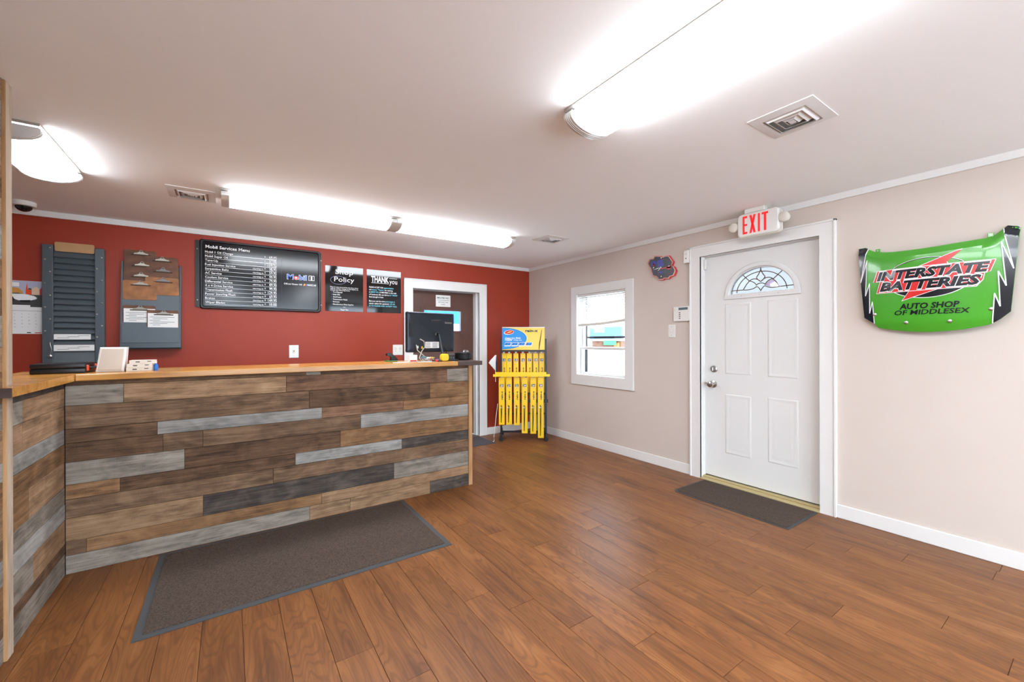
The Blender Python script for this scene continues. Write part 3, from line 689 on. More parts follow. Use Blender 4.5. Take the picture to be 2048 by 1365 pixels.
p2 = thing('thanks_poster', 'glossy black thank-you poster beside the staff door casing', 'poster', (1.54, YW, 1.65))
obj('sheet', G().box((1.335, YW-.005, 1.65), (1.744, YW-.001, 2.155)), 'black_gloss', p2)
text(p2, 'THANK', pq, 1.385, 2.012, .066, 'white_ink', .21, .035); text(p2, 'you', pq, 1.602, 2.0, .06, 'white_ink', .095)
flat(p2, 'rule', rect(1.385, 1.998, 1.595, 2.002), pq, 'white_ink'); flat(p2, 'rule', rect(1.60, 2.064, 1.697, 2.068), pq, 'white_ink')
def runs(root, x, z, h, segs, total):
    n = sum(len(s) for s, _ in segs); u = x
    for s, c in segs:
        wd = total*len(s)/n; text(root, s, pq, u, z, h, c, wd-.006, .012); u += wd
W_, C_ = 'white_ink', 'cyan_ink'
for i, (sg_, tot) in enumerate(([[('PLEASE ACCEPT OUR', W_), ('appreciation', C_)], .295], [[('and', W_), ('sincere "Thanks"', C_), ('for letting', W_)], .285], [[('us', W_), ('SERVE YOU.', C_), ('SOMETIMES in the rush', W_)], .33],
                               [[('of business life we fail to', W_), ('SAY "THANKS"', C_)], .345], [[('loud enough to hear.', W_)], .175])): runs(p2, 1.362, 1.94-i*.0285, .0165, sg_, tot)
for i, (sg_, tot) in enumerate(([[('But you can be sure', W_), ('patronage is', C_)], .31], [[('never taken for granted.', W_), ('OUR AIM', C_)], .31], [[('IS TO PLEASE AND SATISFY YOU.', C_)], .338])): runs(p2, 1.362, 1.777-i*.0285, .0165, sg_, tot)

# ------------------------------------------------------------------ wall plates
def plate(name, label, cat, x0, z0, x1, z1, holes, slots):
    t = thing(name, label, cat, ((x0+x1)/2, YW, z0))
    obj('cover_plate', G().box((x0, YW-.007, z0), (x1, YW-.001, z1), .003), 'white_plastic', t)
    for hx, hz, r in holes: obj('screw', G().cyl((hx, YW-.009, hz), r, .003, 'Y', 10), 'satin_chrome', t)
    for a in slots: obj('socket', G().box((a[0], YW-.0085, a[1]), (a[2], YW-.006, a[3]), .001), 'cream_plastic' if len(a) < 5 else a[4], t)
plate('outlet_plate', 'white single wall outlet plate below the menu board', 'outlet', .525, 1.133, .617, 1.27, [(.571, 1.25, .004), (.571, 1.152, .004)], [(.558, 1.185, .584, 1.222), (.566, 1.198, .576, 1.212, 'ink')])
plate('outlet_plate', 'white double wall outlet plate beside the staff door', 'outlet', 1.642, 1.138, 1.766, 1.265, [(1.675, 1.185, .005), (1.733, 1.185, .005)], [(1.66, 1.20, 1.69, 1.235), (1.718, 1.20, 1.748, 1.235)])

# ------------------------------------------------------------------ slotted card rack, calendar, file holder
cr_ = thing('card_rack', 'tall slate grey metal card rack with riveted sides on the red wall', 'rack', (-1.07, YW, 1.13))
for x0, x1, nm in ((-1.256, -1.193, 0), (-.947, -.887, 1)):
    s = obj('side_rail', G().box((x0, 4.93, 1.132), (x1, YW-.002, 2.11), .003), 'slate_metal', cr_)
    for k in range(9):
        xx = (x0+.045 if k % 2 == 0 else x0+.017) if nm == 0 else (x0+.043 if k % 2 == 0 else x0+.012)
        sub('rivet', G().lathe([(.007, 0), (.006, .003), (.003, .005)], (xx, 4.93, 2.083-k*.0975-(.05 if nm else 0)), '-Y', 10), 'satin_chrome', s)
obj('back_plate', G().box((-1.193, YW-.01, 1.132), (-.947, YW-.002, 2.09)), 'slate_slat', cr_)
for k in range(16):
    z1 = 2.058-k*.0487; 
    obj('slat', G().prism([(4.933, z1-.043), (4.936, z1-.043), (4.971, z1), (4.968, z1)], 'X', -1.192, -.948), 'slate_slat', cr_)
obj('front_pocket', G().prism([(4.932, 1.135), (4.936, 1.135), (4.955, 1.235), (4.951, 1.235)], 'X', -1.192, -.948), 'slate_slat', cr_)
obj('hook_cord', G().tube([(-1.209, 4.925, 1.30), (-1.2, 4.92, 1.25), (-1.208, 4.92, 1.2)], .002, 6).lathe([(.004, 0), (.012, .005), (.012, .012), (.004, .016)], (-1.208, 4.928, 1.195), '-Y', 12), 'satin_chrome', cr_)
tag(obj('bare_board', G().prism(rr_(-1.186, 2.062, -.95, 2.138, .012), 'Y', 4.942, 4.945), 'hardboard_light'), 'plain tan hardboard sheet standing in the top of the card rack', 'board')
for x0, x1, z0, z1, lb in ((-1.190, -.972, 1.331, 1.376, 'white printed form in the lower slots of the card rack'), (-1.190, -.950, 1.236, 1.286, 'white printed form in the lowest slot of the card rack')):
    t = thing('paper_form', lb, 'paper', ((x0+x1)/2, 4.93, z0)); obj('sheet', G().box((x0, 4.930, z0), (x1, 4.9308, z1)), 'paper', t)
    for k in range(3): flat(t, 'print_line', rect(x0+.02+.06*k, z0+.012+.01*k, x0+.09+.06*k, z0+.0145+.01*k), backp(4.9294), 'ink')
ca = thing('wall_calendar', 'wall calendar with white sports car photo next to the card rack', 'calendar', (-1.35, YW, 1.377))
obj('sheet', G().box((-1.44, YW-.004, 1.377), (-1.262, YW-.001, 1.805)), 'paper', ca)
pl = backp(YW-.0048); pm = backp(YW-.0054); pn_ = backp(YW-.006); po = backp(YW-.0066)
flat(ca, 'photo_sky', rect(-1.44, 1.60, -1.262, 1.803), pl, 'cal_sky'); flat(ca, 'photo_road', rect(-1.44, 1.595, -1.262, 1.695), pm, 'cal_road')
flat(ca, 'photo_trees', [(-1.44, 1.695), (-1.37, 1.695), (-1.375, 1.72), (-1.395, 1.745), (-1.42, 1.75), (-1.44, 1.745)], pm, 'cal_leaf')
flat(ca, 'photo_house', [(-1.357, 1.695), (-1.325, 1.695), (-1.325, 1.735), (-1.345, 1.735), (-1.35, 1.79), (-1.357, 1.735)], pm, 'orange')
flat(ca, 'photo_house', [(-1.322, 1.695), (-1.282, 1.695), (-1.282, 1.745), (-1.30, 1.762), (-1.322, 1.745)], pm, 'cal_cream'); flat(ca, 'photo_house', [(-1.28, 1.695), (-1.263, 1.695), (-1.263, 1.79), (-1.272, 1.75), (-1.28, 1.74)], pm, 'fire_red')
flat(ca, 'photo_roof', [(-1.345, 1.735), (-1.325, 1.735), (-1.325, 1.745), (-1.34, 1.75)], pn_, 'cal_roof')
flat(ca, 'photo_car', [(-1.438, 1.69), (-1.425, 1.705), (-1.39, 1.70), (-1.35, 1.697), (-1.31, 1.685), (-1.295, 1.672), (-1.298, 1.66), (-1.33, 1.648), (-1.39, 1.645), (-1.41, 1.652), (-1.42, 1.66), (-1.438, 1.68)], pn_, 'white_ink')
flat(ca, 'photo_wheel', ell(-1.432, 1.655, .012, .022, 16), po, 'black_ink'); flat(ca, 'photo_grille', [(-1.39, 1.648), (-1.33, 1.652), (-1.335, 1.632), (-1.385, 1.634)], po, 'black_ink'); flat(ca, 'photo_cabin', [(-1.438, 1.705), (-1.40, 1.708), (-1.37, 1.70), (-1.40, 1.698), (-1.438, 1.698)], po, 'cal_roof')
flat(ca, 'caption', rect(-1.44, 1.59, -1.332, 1.61), pn_, 'paper'); flat(ca, 'corner_note', rect(-1.438, 1.758, -1.392, 1.79), pn_, 'paper'); flat(ca, 'header_rule', rect(-1.438, 1.562, -1.264, 1.564), pl, 'ink')
num = 1
for r_ in range(5):
    for c_ in range(4): text(ca, str((r_*7+c_*1+num) % 31+1), pl, -1.42+c_*.0385, 1.535-r_*.0265, .0065, 'ink')
flat(ca, 'logo_mark', rect(-1.351, 1.384, -1.329, 1.391), pl, 'black_ink'); flat(ca, 'logo_mark', rect(-1.308, 1.384, -1.272, 1.390), pl, 'red')

fh = thing('file_holder', 'slate grey wall file holder full of clipboards on the red wall', 'file holder', (-.576, YW, 1.246))
FX0, FX1 = -.783, -.369
for x0, x1 in ((FX0, FX0+.012), (FX1-.012, FX1)): obj('side_panel', G().prism([(4.885, 1.247), (YW-.002, 1.247), (YW-.002, 2.024), (4.96, 2.024), (4.89, 1.34)], 'X', x0, x1), 'slate_metal', fh)
obj('bottom_lip', G().box((FX0, 4.880, 1.246), (FX1, 4.892, 1.300), .002).box((FX0, 4.88, 1.246), (FX1, YW-.002, 1.256)), 'slate_metal', fh)
obj('back_plate', G().box((FX0+.012, YW-.01, 1.256), (FX1-.012, YW-.002, 2.0)), 'slate_slat', fh)
for y, z in ((4.8832, 1.438), (4.8945, 1.478), (4.9045, 1.68), (4.9145, 1.73), (4.9245, 1.80)): obj('pocket', G().box((FX0+.012, y, 1.302), (FX1-.012, y+.0015, z)), 'slate_slat', fh)
def clipboard(x0, x1, ztop, y, label, m, paper=None, tint='steel_clip', down=.31):
    t = thing('clipboard', label, 'clipboard', ((x0+x1)/2, y, ztop-down), group='clipboards in the wall file holder')
    obj('board', G().prism(rr_(x0, ztop-down, x1, ztop, .014), 'Y', y, y+.003), m, t)
    c = (x0+x1)/2+.005; z = ztop-.045
    cl = obj('clip', G().box((c-.068, y-.006, z), (c+.068, y-.0003, z+.009), .001), 'clip_bar', t)
    g = G().prism([(c-.05, z+.010), (c+.05, z+.010), (c+.046, z+.018), (c+.026, z+.023), (c+.014, z+.032), (c-.014, z+.032), (c-.026, z+.023), (c-.046, z+.018)], 'Y', y-.0055, y-.0005)
    for sx in (-1, 1): g.cyl((c+sx*.042, y-.0065, z+.014), .006, .005, 'Y', 10)
    sub('spring', g, tint, cl); sub('ring', G().tube([(c+.010*math.cos(a), y-.0033, z+.036+.010*math.sin(a)) for a in [PI*2*i/12 for i in range(13)]], .0028, 6), tint, cl)
    if paper:
        p = obj('paper_sheet', G().box((x0+.006, y-.0022, ztop-down+.0), (x1-.004, y-.0008, ztop-.028)), 'paper', t)
        for k in range(6): sub('print_line', G().box((x0+.02+.02*(k % 2), y-.0027, ztop-.065-k*.014), (x1-.03-.05*(k % 3), y-.0022, ztop-.062-k*.014)), 'ink', p)
clipboard(-.768, -.548, 2.132, 4.968, 'worn brown clipboard topmost in the wall file holder', 'worn_hardboard')
clipboard(-.629, -.393, 2.088, 4.958, 'worn brown clipboard second from the top of the file holder', 'worn_hardboard')
clipboard(-.766, -.533, 2.028, 4.948, 'worn brown clipboard third from the top of the file holder', 'worn_hardboard')
clipboard(-.620, -.386, 1.988, 4.938, 'worn brown clipboard fourth from the top, dull clip', 'worn_hardboard', tint='vent_dark')
clipboard(-.766, -.539, 1.930, 4.928, 'worn brown clipboard fifth from the top of the file holder', 'worn_hardboard')
clipboard(-.620, -.384, 1.894, 4.918, 'mottled tan clipboard with a small white chip on it', 'hardboard', tint='vent_dark', down=.16)
clipboard(-.768, -.540, 1.853, 4.908, 'clean tan clipboard with a bare face and bright clip', 'hardboard', down=.17)
clipboard(-.766, -.546, 1.632, 4.898, 'dark clipboard holding a white form, left of its twin', 'worn_hardboard', True, down=.15)
clipboard(-.606, -.384, 1.595, 4.888, 'dark clipboard holding a white form, lowest in the holder', 'worn_hardboard', True, down=.155)

# ------------------------------------------------------------------ things on the counter
ZT = 1.127
tc_ = thing('tool_case', 'black hard tool case with orange latches on the counter', 'case', (-.81, 3.55, ZT))
obj('lower_shell', G().box((-.925, 3.43, ZT), (-.70, 3.67, ZT+.030), .008, 2), 'black_plastic', tc_); obj('upper_shell', G().box((-.925, 3.43, ZT+.031), (-.70, 3.67, ZT+.058), .008, 2), 'black_plastic', tc_)
for y in (3.455, 3.63): obj('latch', G().box((-.702, y, ZT+.012), (-.692, y+.025, ZT+.046), .003), 'orange', tc_, 'orange latch')
obj('handle', G().tube([(-.70, 3.50, ZT+.03), (-.675, 3.505, ZT+.03), (-.668, 3.53, ZT+.03), (-.668, 3.58, ZT+.03), (-.675, 3.605, ZT+.03), (-.70, 3.61, ZT+.03)], .006, 8), 'black_plastic', tc_)
sp = thing('desk_speaker', 'white cube speaker with beige face on the counter', 'speaker', (-.6, 3.53, ZT))
def sl(i, y0, sh): return [(-.664+i, y0, ZT+i), (-.538-i, y0, ZT+i), (-.530-i, y0+sh, ZT+.150-i), (-.650+i, y0+sh, ZT+.150-i)]
obj('cabinet', G().loops([sl(.006, 3.462, .03), sl(0, 3.47, .03), sl(0, 3.56, .01), sl(.012, 3.60, 0)]), 'white_plastic', sp)
obj('grille', G().loops([sl(.012, 3.4615, .028), sl(.010, 3.4595, .028), sl(.014, 3.4575, .028)]), 'beige_grille', sp)
for k in range(3):
    t = thing('parts_box', ['cream parts box at the bottom of the small stack on the counter', 'cream parts box in the middle of the small stack', 'cream parts box on top of the small stack'][k], 'box', (-.465, 3.51, ZT+.0225*k), group='small boxes stacked on the counter')
    x0 = (-.527, -.525, -.513)[k]; obj('carton', G().box((x0, 3.46, ZT+.0225*k+.0003), (x0+.122, 3.55, ZT+.0225*k+.0222), .001), 'cream_plastic', t)
    flat(t, 'print', rect(x0+.03, ZT+.0225*k+.009, x0+.05, ZT+.0225*k+.015), backp(3.4592), 'ink'); flat(t, 'print', rect(x0+.085, ZT+.0225*k+.013, x0+.105, ZT+.0225*k+.017), backp(3.4592), 'black_ink')
bt = thing('small_bottle', 'tiny blue bottle beside the stacked parts boxes', 'bottle', (-.388, 3.475, ZT))
obj('body', G().lathe([(.011, 0), (.012, .003), (.012, .032), (.006, .042), (.005, .046)], (-.388, 3.475, ZT), 'Z', 16), 'blue', bt); obj('cap', G().cyl((-.388, 3.475, ZT+.046), .006, .012, 'Z', 12), 'white_plastic', bt)
# all-in-one computer, seen from the back
mo = thing('desktop_monitor', 'black desktop monitor seen from the back on the counter', 'monitor', (1.53, 3.555, ZT), math.atan2(.092, .502), local=True)
mw, z0, z1 = .51, .082, .442
obj('back_shell', G().loops([[(x, y, z) for x, z in rr_(-mw/2+i, z0+i, mw/2-i, z1-i, .012)] for i, y in ((.004, .03), (0, .02), (0, .002), (.006, -.006), (.03, -.012))]), 'blue_grey_plastic', mo)
obj('screen', G().box((-mw/2+.008, .0302, z0+.03), (mw/2-.008, .032, z1-.008)), 'black_gloss', mo)
pl = lambda u, v: (u, -.0128, v)
obj('vent_grille', G().box((-.02, -.0145, .352), (.10, -.0118, .376), .001), 'black_plastic', mo)
text(mo, 'lenovo', pl, .142, .345, .02, 'satin_chrome', .078, .01); flat(mo, 'side_panel', rect(-.238, .22, -.19, .37), lambda u, v: (u, -.0124, v), 'black_plastic')
flat(mo, 'rating_label', rect(-.075, .118, .075, .175), pl, 'paper')
for k in range(4): flat(mo, 'print_line', rect(-.07, .125+k*.012, -.02, .129+k*.012), lambda u, v: (u, -.0134, v), 'ink'); flat(mo, 'print_line', rect(.0, .125+k*.012, .055, .129+k*.012), lambda u, v: (u, -.0134, v), 'black_ink')
flat(mo, 'sticker', rect(-.115, .113, -.10, .135), pl, 'yellow'); flat(mo, 'sticker', rect(-.158, .118, -.145, .14), pl, 'paper')
flat(mo, 'port_recess', rect(.10, .11, .21, .155), lambda u, v: (u, -.0124, v), 'black_plastic')
obj('hinge', G().lathe([(.028, 0), (.026, .006), (.016, .01), (.012, .03)], (.055, -.010, .245), '-Y', 18), 'black_plastic', mo)
obj('stand_leg', G().loops([[(.05, -.035, .245), (.062, -.035, .245), (.062, -.043, .245), (.05, -.043, .245)], [(.085, -.05, .012), (.102, -.05, .012), (.102, -.062, .012), (.085, -.062, .012)]]), 'slate_metal', mo)
obj('stand_foot', G().box((.03, -.12, .0005), (.22, .06, .012), .004), 'black_plastic', mo)
obj('power_cable', G().tube([(.13, -.014, .13), (.145, -.03, .11), (.15, -.03, .09), (.14, -.02, .05), (.15, -.02, .016)], .004, 8), 'black_plastic', mo)
dkb = thing('dock_box', 'black ribbed docking box standing on the monitor foot', 'box', (1.70, 3.52, ZT+.013))
obj('case', G().box((1.655, 3.49, ZT+.0135), (1.735, 3.535, ZT+.06), .004), 'black_plastic', dkb); obj('top_slot', G().box((1.665, 3.494, ZT+.0602), (1.725, 3.525, ZT+.063)), 'slate_metal', dkb)
for k in range(3): obj('port', G().box((1.664+k*.024, 3.4885, ZT+.02), (1.678+k*.024, 3.4905, ZT+.03)), 'slate_metal', dkb)
ty = thing('toy_tyre', 'small black treaded tyre lying flat on the dark counter end', 'tyre', (1.868, 3.58, ZT))
obj('carcass', G().lathe([(.045, .004), (.066, 0), (.074, .008), (.076, .02), (.076, .052), (.074, .066), (.066, .074), (.045, .070), (.044, .04)], (1.868, 3.58, ZT), 'Z', 40), 'tyre_rubber', ty)
for rowk in range(4):
    for i in range(26):
        a = 2*PI*(i+.5*(rowk % 2))/26; c0 = Vector((1.868, 3.58, ZT+.012+rowk*.0165)); n_ = Vector((math.cos(a), math.sin(a), 0)); t_ = Vector((-math.sin(a), math.cos(a), 0))
        if n_.y > .5: continue
        g = G(); L1 = [c0+n_*.075+t_*u+Vector((0, 0, v)) for u, v in ((-.006, -.002), (.006, -.007), (.006, .005), (-.006, .009))]; L2 = [p+n_*.0045 for p in L1]
        obj('tread_block', g.loops([L1, L2]), 'tyre_rubber', ty)
obj('hub', G().lathe([(.043, .02), (.042, .06), (.03, .064), (.012, .056)], (1.868, 3.58, ZT), 'Z', 20), 'white_plastic', ty)
# small clutter
ph = thing('desk_gadget', 'black hooked desk gadget standing on a green pad', 'gadget', (1.235, 3.70, ZT))
obj('pad', G().box((1.155, 3.66, ZT), (1.25, 3.76, ZT+.008), .002), 'pcb_green', ph)
obj('body', G().prism([(1.20, ZT+.008), (1.265, ZT+.008), (1.252, ZT+.03), (1.215, ZT+.065), (1.19, ZT+.078), (1.165, ZT+.07), (1.168, ZT+.052), (1.19, ZT+.05), (1.205, ZT+.035)], 'Y', 3.685, 3.735), 'black_plastic', ph)
wb = thing('small_carton', 'small white carton in front of the monitor corner', 'box', (1.315, 3.46, ZT)); obj('carton', G().box((1.275, 3.43, ZT+.0005), (1.345, 3.49, ZT+.062), .001), 'paper', wb); flat(wb, 'label', rect(1.282, ZT+.006, 1.338, ZT+.018), backp(3.4292), 'fire_red')
for k, (x, y, a, lb) in enumerate(((1.195, 3.42, .3, 'loose white slip of paper beside the green pad'), (1.40, 3.40, -.2, 'speckled paper slip lying under the wire tangle'))):
    c, s = math.cos(a), math.sin(a); q = [(x+u*c-v*s, y+u*s+v*c) for u, v in ((-.06, -.03), (.06, -.03), (.06, .03), (-.06, .03))]
    tag(obj('paper_slip', G().prism(q, 'Z', ZT+.0004, ZT+.004), 'paper'), lb, 'paper')
tw = thing('wire_tangle', 'tangle of beige wires and plugs heaped below the monitor', 'wires', (1.44, 3.45, ZT))
for k in range(9):
    pts = [(1.43+.065*math.cos(i*.9+k)*random.uniform(.5, 1)+.005*k, 3.462+.025*math.sin(i*1.3+k), ZT+.008+abs(.03*math.sin(i*.8+k*.7))) for i in range(9)]
    obj('wire', G().tube(pts, .0035, 6), ('cable_beige', 'cable_beige', 'paper', 'vent_dark', 'cable_beige', 'red', 'cable_beige', 'yellow', 'paper')[k], tw)
obj('wire', G().tube([(1.37, 3.45, ZT+.03), (1.40, 3.47, ZT+.09), (1.43, 3.47, ZT+.13), (1.425, 3.475, ZT+.18), (1.39, 3.48, ZT+.20)], .004, 8), 'cable_beige', tw)
obj('wire', G().tube([(1.44, 3.45, ZT+.03), (1.40, 3.47, ZT+.07), (1.365, 3.475, ZT+.10), (1.355, 3.48, ZT+.15)], .004, 8), 'cable_beige', tw)
obj('plug', G().box((1.385, 3.42, ZT+.03), (1.43, 3.445, ZT+.05), .006), 'outside_pale', tw)
yt = thing('tape_measure', 'yellow and black hand tool lying by the monitor stand', 'tool', (1.585, 3.405, ZT))
obj('shell', G().loops([[(p[0], y, p[1]) for p in rr_(1.55+i, ZT+.004+i, 1.625-i, ZT+.068-i, .022)] for i, y in ((.006, 3.385), (0, 3.391), (0, 3.419), (.006, 3.425))]), 'yellow', yt)
obj('hub', G().cyl((1.592, 3.381, ZT+.036), .017, .006, 'Y', 18), 'yellow_card', yt); obj('base', G().box((1.52, 3.390, ZT+.0005), (1.62, 3.420, ZT+.012), .003), 'black_plastic', yt); obj('red_tip', G().box((1.50, 3.393, ZT+.002), (1.53, 3.417, ZT+.018), .003), 'fire_red', yt)

# ------------------------------------------------------------------ wiper-blade display rack
RK = Vector((3.19, 4.42, 0)); RA = -YAW
rk = thing('display_rack', 'black rolling display rack for yellow wiper blade packs', 'rack', RK, RA, local=True)
def rx(px): return (px-1047)*.006566
def rz(py): return 1.31-(py-682)*.006566
px0, px1 = rx(1002.5), rx(1092)
for x in (px0, px1): obj('upright', G().box((x-.012, .0, .10), (x+.012, .03, 1.335), .002), 'black_metal', rk)
for z in (1.165, .60, .34): obj('cross_bar', G().box((px0, .008, z), (px1, .024, z+.022), .002), 'black_metal', rk)
for x in (px0, px1):
    obj('foot', G().box((x-.012, -.06, .075), (x+.012, .33, .098), .002), 'black_metal', rk)
    for y in (-.05, .30):
        c = obj('caster', G().cyl((x, y-.011, .0285), .028, .022, 'Y', 18), 'tyre_rubber', rk); c2 = G().box((x-.015, y-.012, .035), (x+.015, y+.012, .078), .003); sub('fork', c2, 'black_metal', c)
obj('base_bar', G().box((px0, .12, .075), (px1, .145, .098), .002), 'black_metal', rk)
obj('shelf_bracket', G().box((px0-.03, -.006, rz(806)), (px1+.03, .03, rz(800)), .002), 'black_metal', rk)
bar = obj('yellow_bar', G().box((rx(991), -.075, rz(752)), (rx(1092), -.065, rz(744)), .001).box((rx(987), -.08, rz(753)), (rx(1099), -.045, rz(748.5)), .001), 'yellow', rk)
# header card
hd = thing('header_sign', 'yellow and blue wiper advert card atop the display rack', 'sign', RK+Vector((0, 0, 1.184)), RA, local=True)
hx0, hx1, hz0, hz1 = rx(1004.8), rx(1090), .005, .305
obj('card', G().box((hx0, .004, hz0), (hx1, .010, hz1)), 'sign_yellow', hd)
def hp(d): return lambda u, v: (u, .0032-d, v)
H = hz1-hz0; Wd = hx1-hx0
def hc(u, v): return (hx0+Wd*u, hz0+H*v)
def arcb(k): return [hc(0, 1-.02*k)]+[hc(.585*math.sin(t)*(1-.0*k)+.0, .5+.5*math.cos(t)-0) for t in [0.02+(PI-.04)*i/24 for i in range(25)]]+[hc(0, 0)]
e1 = [hc(0, .02), hc(0, .97)]+[hc(.578*math.sin(t)**.9, .5+.47*math.cos(t)) for t in [.25+(PI-.45)*i/24 for i in range(25)]]
flat(hd, 'blue_field', [(a+.006, b) if a > hx0+.05 else (a, b) for a, b in e1], hp(.0), 'white_ink'); flat(hd, 'blue_field', e1, hp(.0006), 'sign_dark_blue')
flat(hd, 'blue_field', [hc(0, .03), hc(0, .96)]+[hc(.565*math.sin(t)**.9, .5+.455*math.cos(t)) for t in [.25+(PI-.45)*i/24 for i in range(25)]], hp(.0012), 'sign_blue')
flat(hd, 'top_edge', [hc(0, .985), hc(1, .97), hc(1, 1), hc(0, 1)], hp(.0016), 'white_ink')
flat(hd, 'badge', ell(*hc(.16, .77), .066, .03, 24, rot=.15), hp(.002), 'white_ink'); flat(hd, 'badge', ell(*hc(.165, .775), .06, .025, 24, rot=.15), hp(.0026), 'red')
flat(hd, 'badge_flash', [hc(.09, .72), hc(.2, .77), hc(.25, .83), hc(.16, .8)], hp(.0032), 'sign_yellow')
text(hd, 'Change Your Blades', hp(.002), *hc(.07, .49), .02, 'white_ink', .205, .012, .25); text(hd, 'TODAY', hp(.002), *hc(.065, .40), .026, 'white_ink', .105, .03, .25); text(hd, 'if they are...', hp(.002), *hc(.27, .405), .02, 'white_ink', .115, 0, .25)
for k in range(4):
    a = .05+.165*k; flat(hd, 'picture_tile', [hc(a, .16), hc(a+.145, .16), hc(a+.175, .335), hc(a+.03, .335)], hp(.002), 'white_ink'); flat(hd, 'picture_tile', [hc(a+.01, .2), hc(a+.138, .2), hc(a+.158, .32), hc(a+.034, .32)], hp(.0026), 'logo_blue')
    flat(hd, 'picture_mark', [hc(a+.05, .22), hc(a+.12, .22), hc(a+.13, .3), hc(a+.07, .3)], hp(.0032), 'sign_blue')
text(hd, 'rain-x', hp(.002), *hc(.545, .785), .034, 'navy_ink', .166, .03)
flat(hd, 'blade_print', [hc(.86, .02), hc(.875, .02), hc(.91, .5), hc(.94, .92), hc(.925, .85), hc(.89, .5), hc(.865, .25)], hp(.002), 'outside_brown')
# packs
def pack(px, wpx, top, bottom, y, num, hi, lb):
    x0, x1 = rx(px), rx(px+wpx); t = thing('wiper_pack', lb, 'wiper pack', RK+Matrix.Rotation(RA, 3, 'Z') @ Vector(((x0+x1)/2, y, bottom)), RA, group='yellow wiper packs hanging on the rack', local=True)
    xm = (x1-x0)/2; h = top-bottom
    obj('box', G().box((-xm, -.012, 0), (xm, .018, h), .002), 'yellow_card', t)
    obj('hang_tab', G().prism([(-.014, h), (.014, h), (.012, h+.022), (-.012, h+.022)], 'Y', -.002, .002), 'paper', t)
    pk = lambda d: (lambda u, v: (u, -.0125-d, v))
    zn = h-(.088 if hi else .105)
    flat(t, 'number_field', rect(-.022, zn-.018, .022, zn+.018), pk(0), 'navy_ink'); text(t, num, pk(.0006), 0, zn-.012, .024, 'white_ink', .032, .02, align='C')
    flat(t, 'seal', ell(0, zn-.032, .012, .009, 14), pk(0), 'white_ink'); flat(t, 'seal', ell(0, zn-.032, .009, .006, 12), pk(.0005), 'orange')
    zb = h-.29 if not hi else h-.30
    vert = lambda u, v: (-.012+v if False else .012-v, -.0127, u)
    text(t, 'rain-x', lambda u, v: (.014-v, -.0127, zb+u), 0, 0, .022, 'navy_ink', .115, .03)
    if not hi:
        flat(t, 'clear_window', rect(-xm+.008, .02, xm-.022, h-.355), pk(0), 'yellow'); 
        obj('blade', G().box((-.012, -.0145, .03), (-.002, -.0125, h-.36)).tube([(.006, -.014, h-.37), (.002, -.014, h*.3), (-.006, -.014, .03)], .003, 6), 'black_plastic', t)
        flat(t, 'barcode', rect(-.02, h-.40, .006, h-.385), pk(.002), 'white_ink')
for i, px in enumerate((1002.9, 1013.7, 1027.3, 1041.4, 1054.4, 1067.4, 1079.3)):
    pack(px, 10.3, rz(707.5), .62, .075, str(13+i), True, 'yellow wiper pack marked %s in the upper row of the rack' % ('thirteen', 'fourteen', 'fifteen', 'sixteen', 'seventeen', 'eighteen', 'nineteen')[i])
for i, (px, n_, bt_) in enumerate(((998, 20, 849), (1012.4, 21, 849), (1028, 22, 850), (1043.5, 24, 866), (1060.6, 26, 867), (1075.5, 28, 875.5))):
    pack(px, 11.6, rz(755), rz(bt_), -.03, str(n_), False, 'yellow wiper pack marked %s in the lower row of the rack' % ('twenty', 'twenty-one', 'twenty-two', 'twenty-four', 'twenty-six', 'twenty-eight')[i])
bk = thing('fan_booklet', 'white fanned booklet hanging off the rack side', 'booklet', RK+Matrix.Rotation(RA, 3, 'Z') @ Vector((rx(992), .0, .86)), RA, local=True)
for k in range(6):
    a = .25+k*.12; obj('page', G().prism([(0, .05), (-.10*math.sin(a)-.02, .05+.17*math.cos(a)), (-.055*math.sin(a)+.005, .06+.21*math.cos(a)), (.012, .26)], 'Y', -.012+k*.004, -.0105+k*.004), 'paper', bk)
obj('spine', G().prism([(0, -.02), (.02, -.02), (.022, .16), (.008, .265), (.0, .16)], 'Y', -.018, .02), 'blue_grey_plastic', bk); obj('strap', G().box((-.008, -.004, -.09), (.0, .004, .06)), 'paper', bk)
tag(obj('loose_cord', G().tube([(2.905, 4.60, .485), (2.89, 4.62, .30), (2.87, 4.64, .05), (2.86, 4.62, .006), (2.83, 4.58, .006), (2.80, 4.56, .006)], .004, 6), 'paper'), 'thin white cord trailing from the rack to the floor', 'cord')

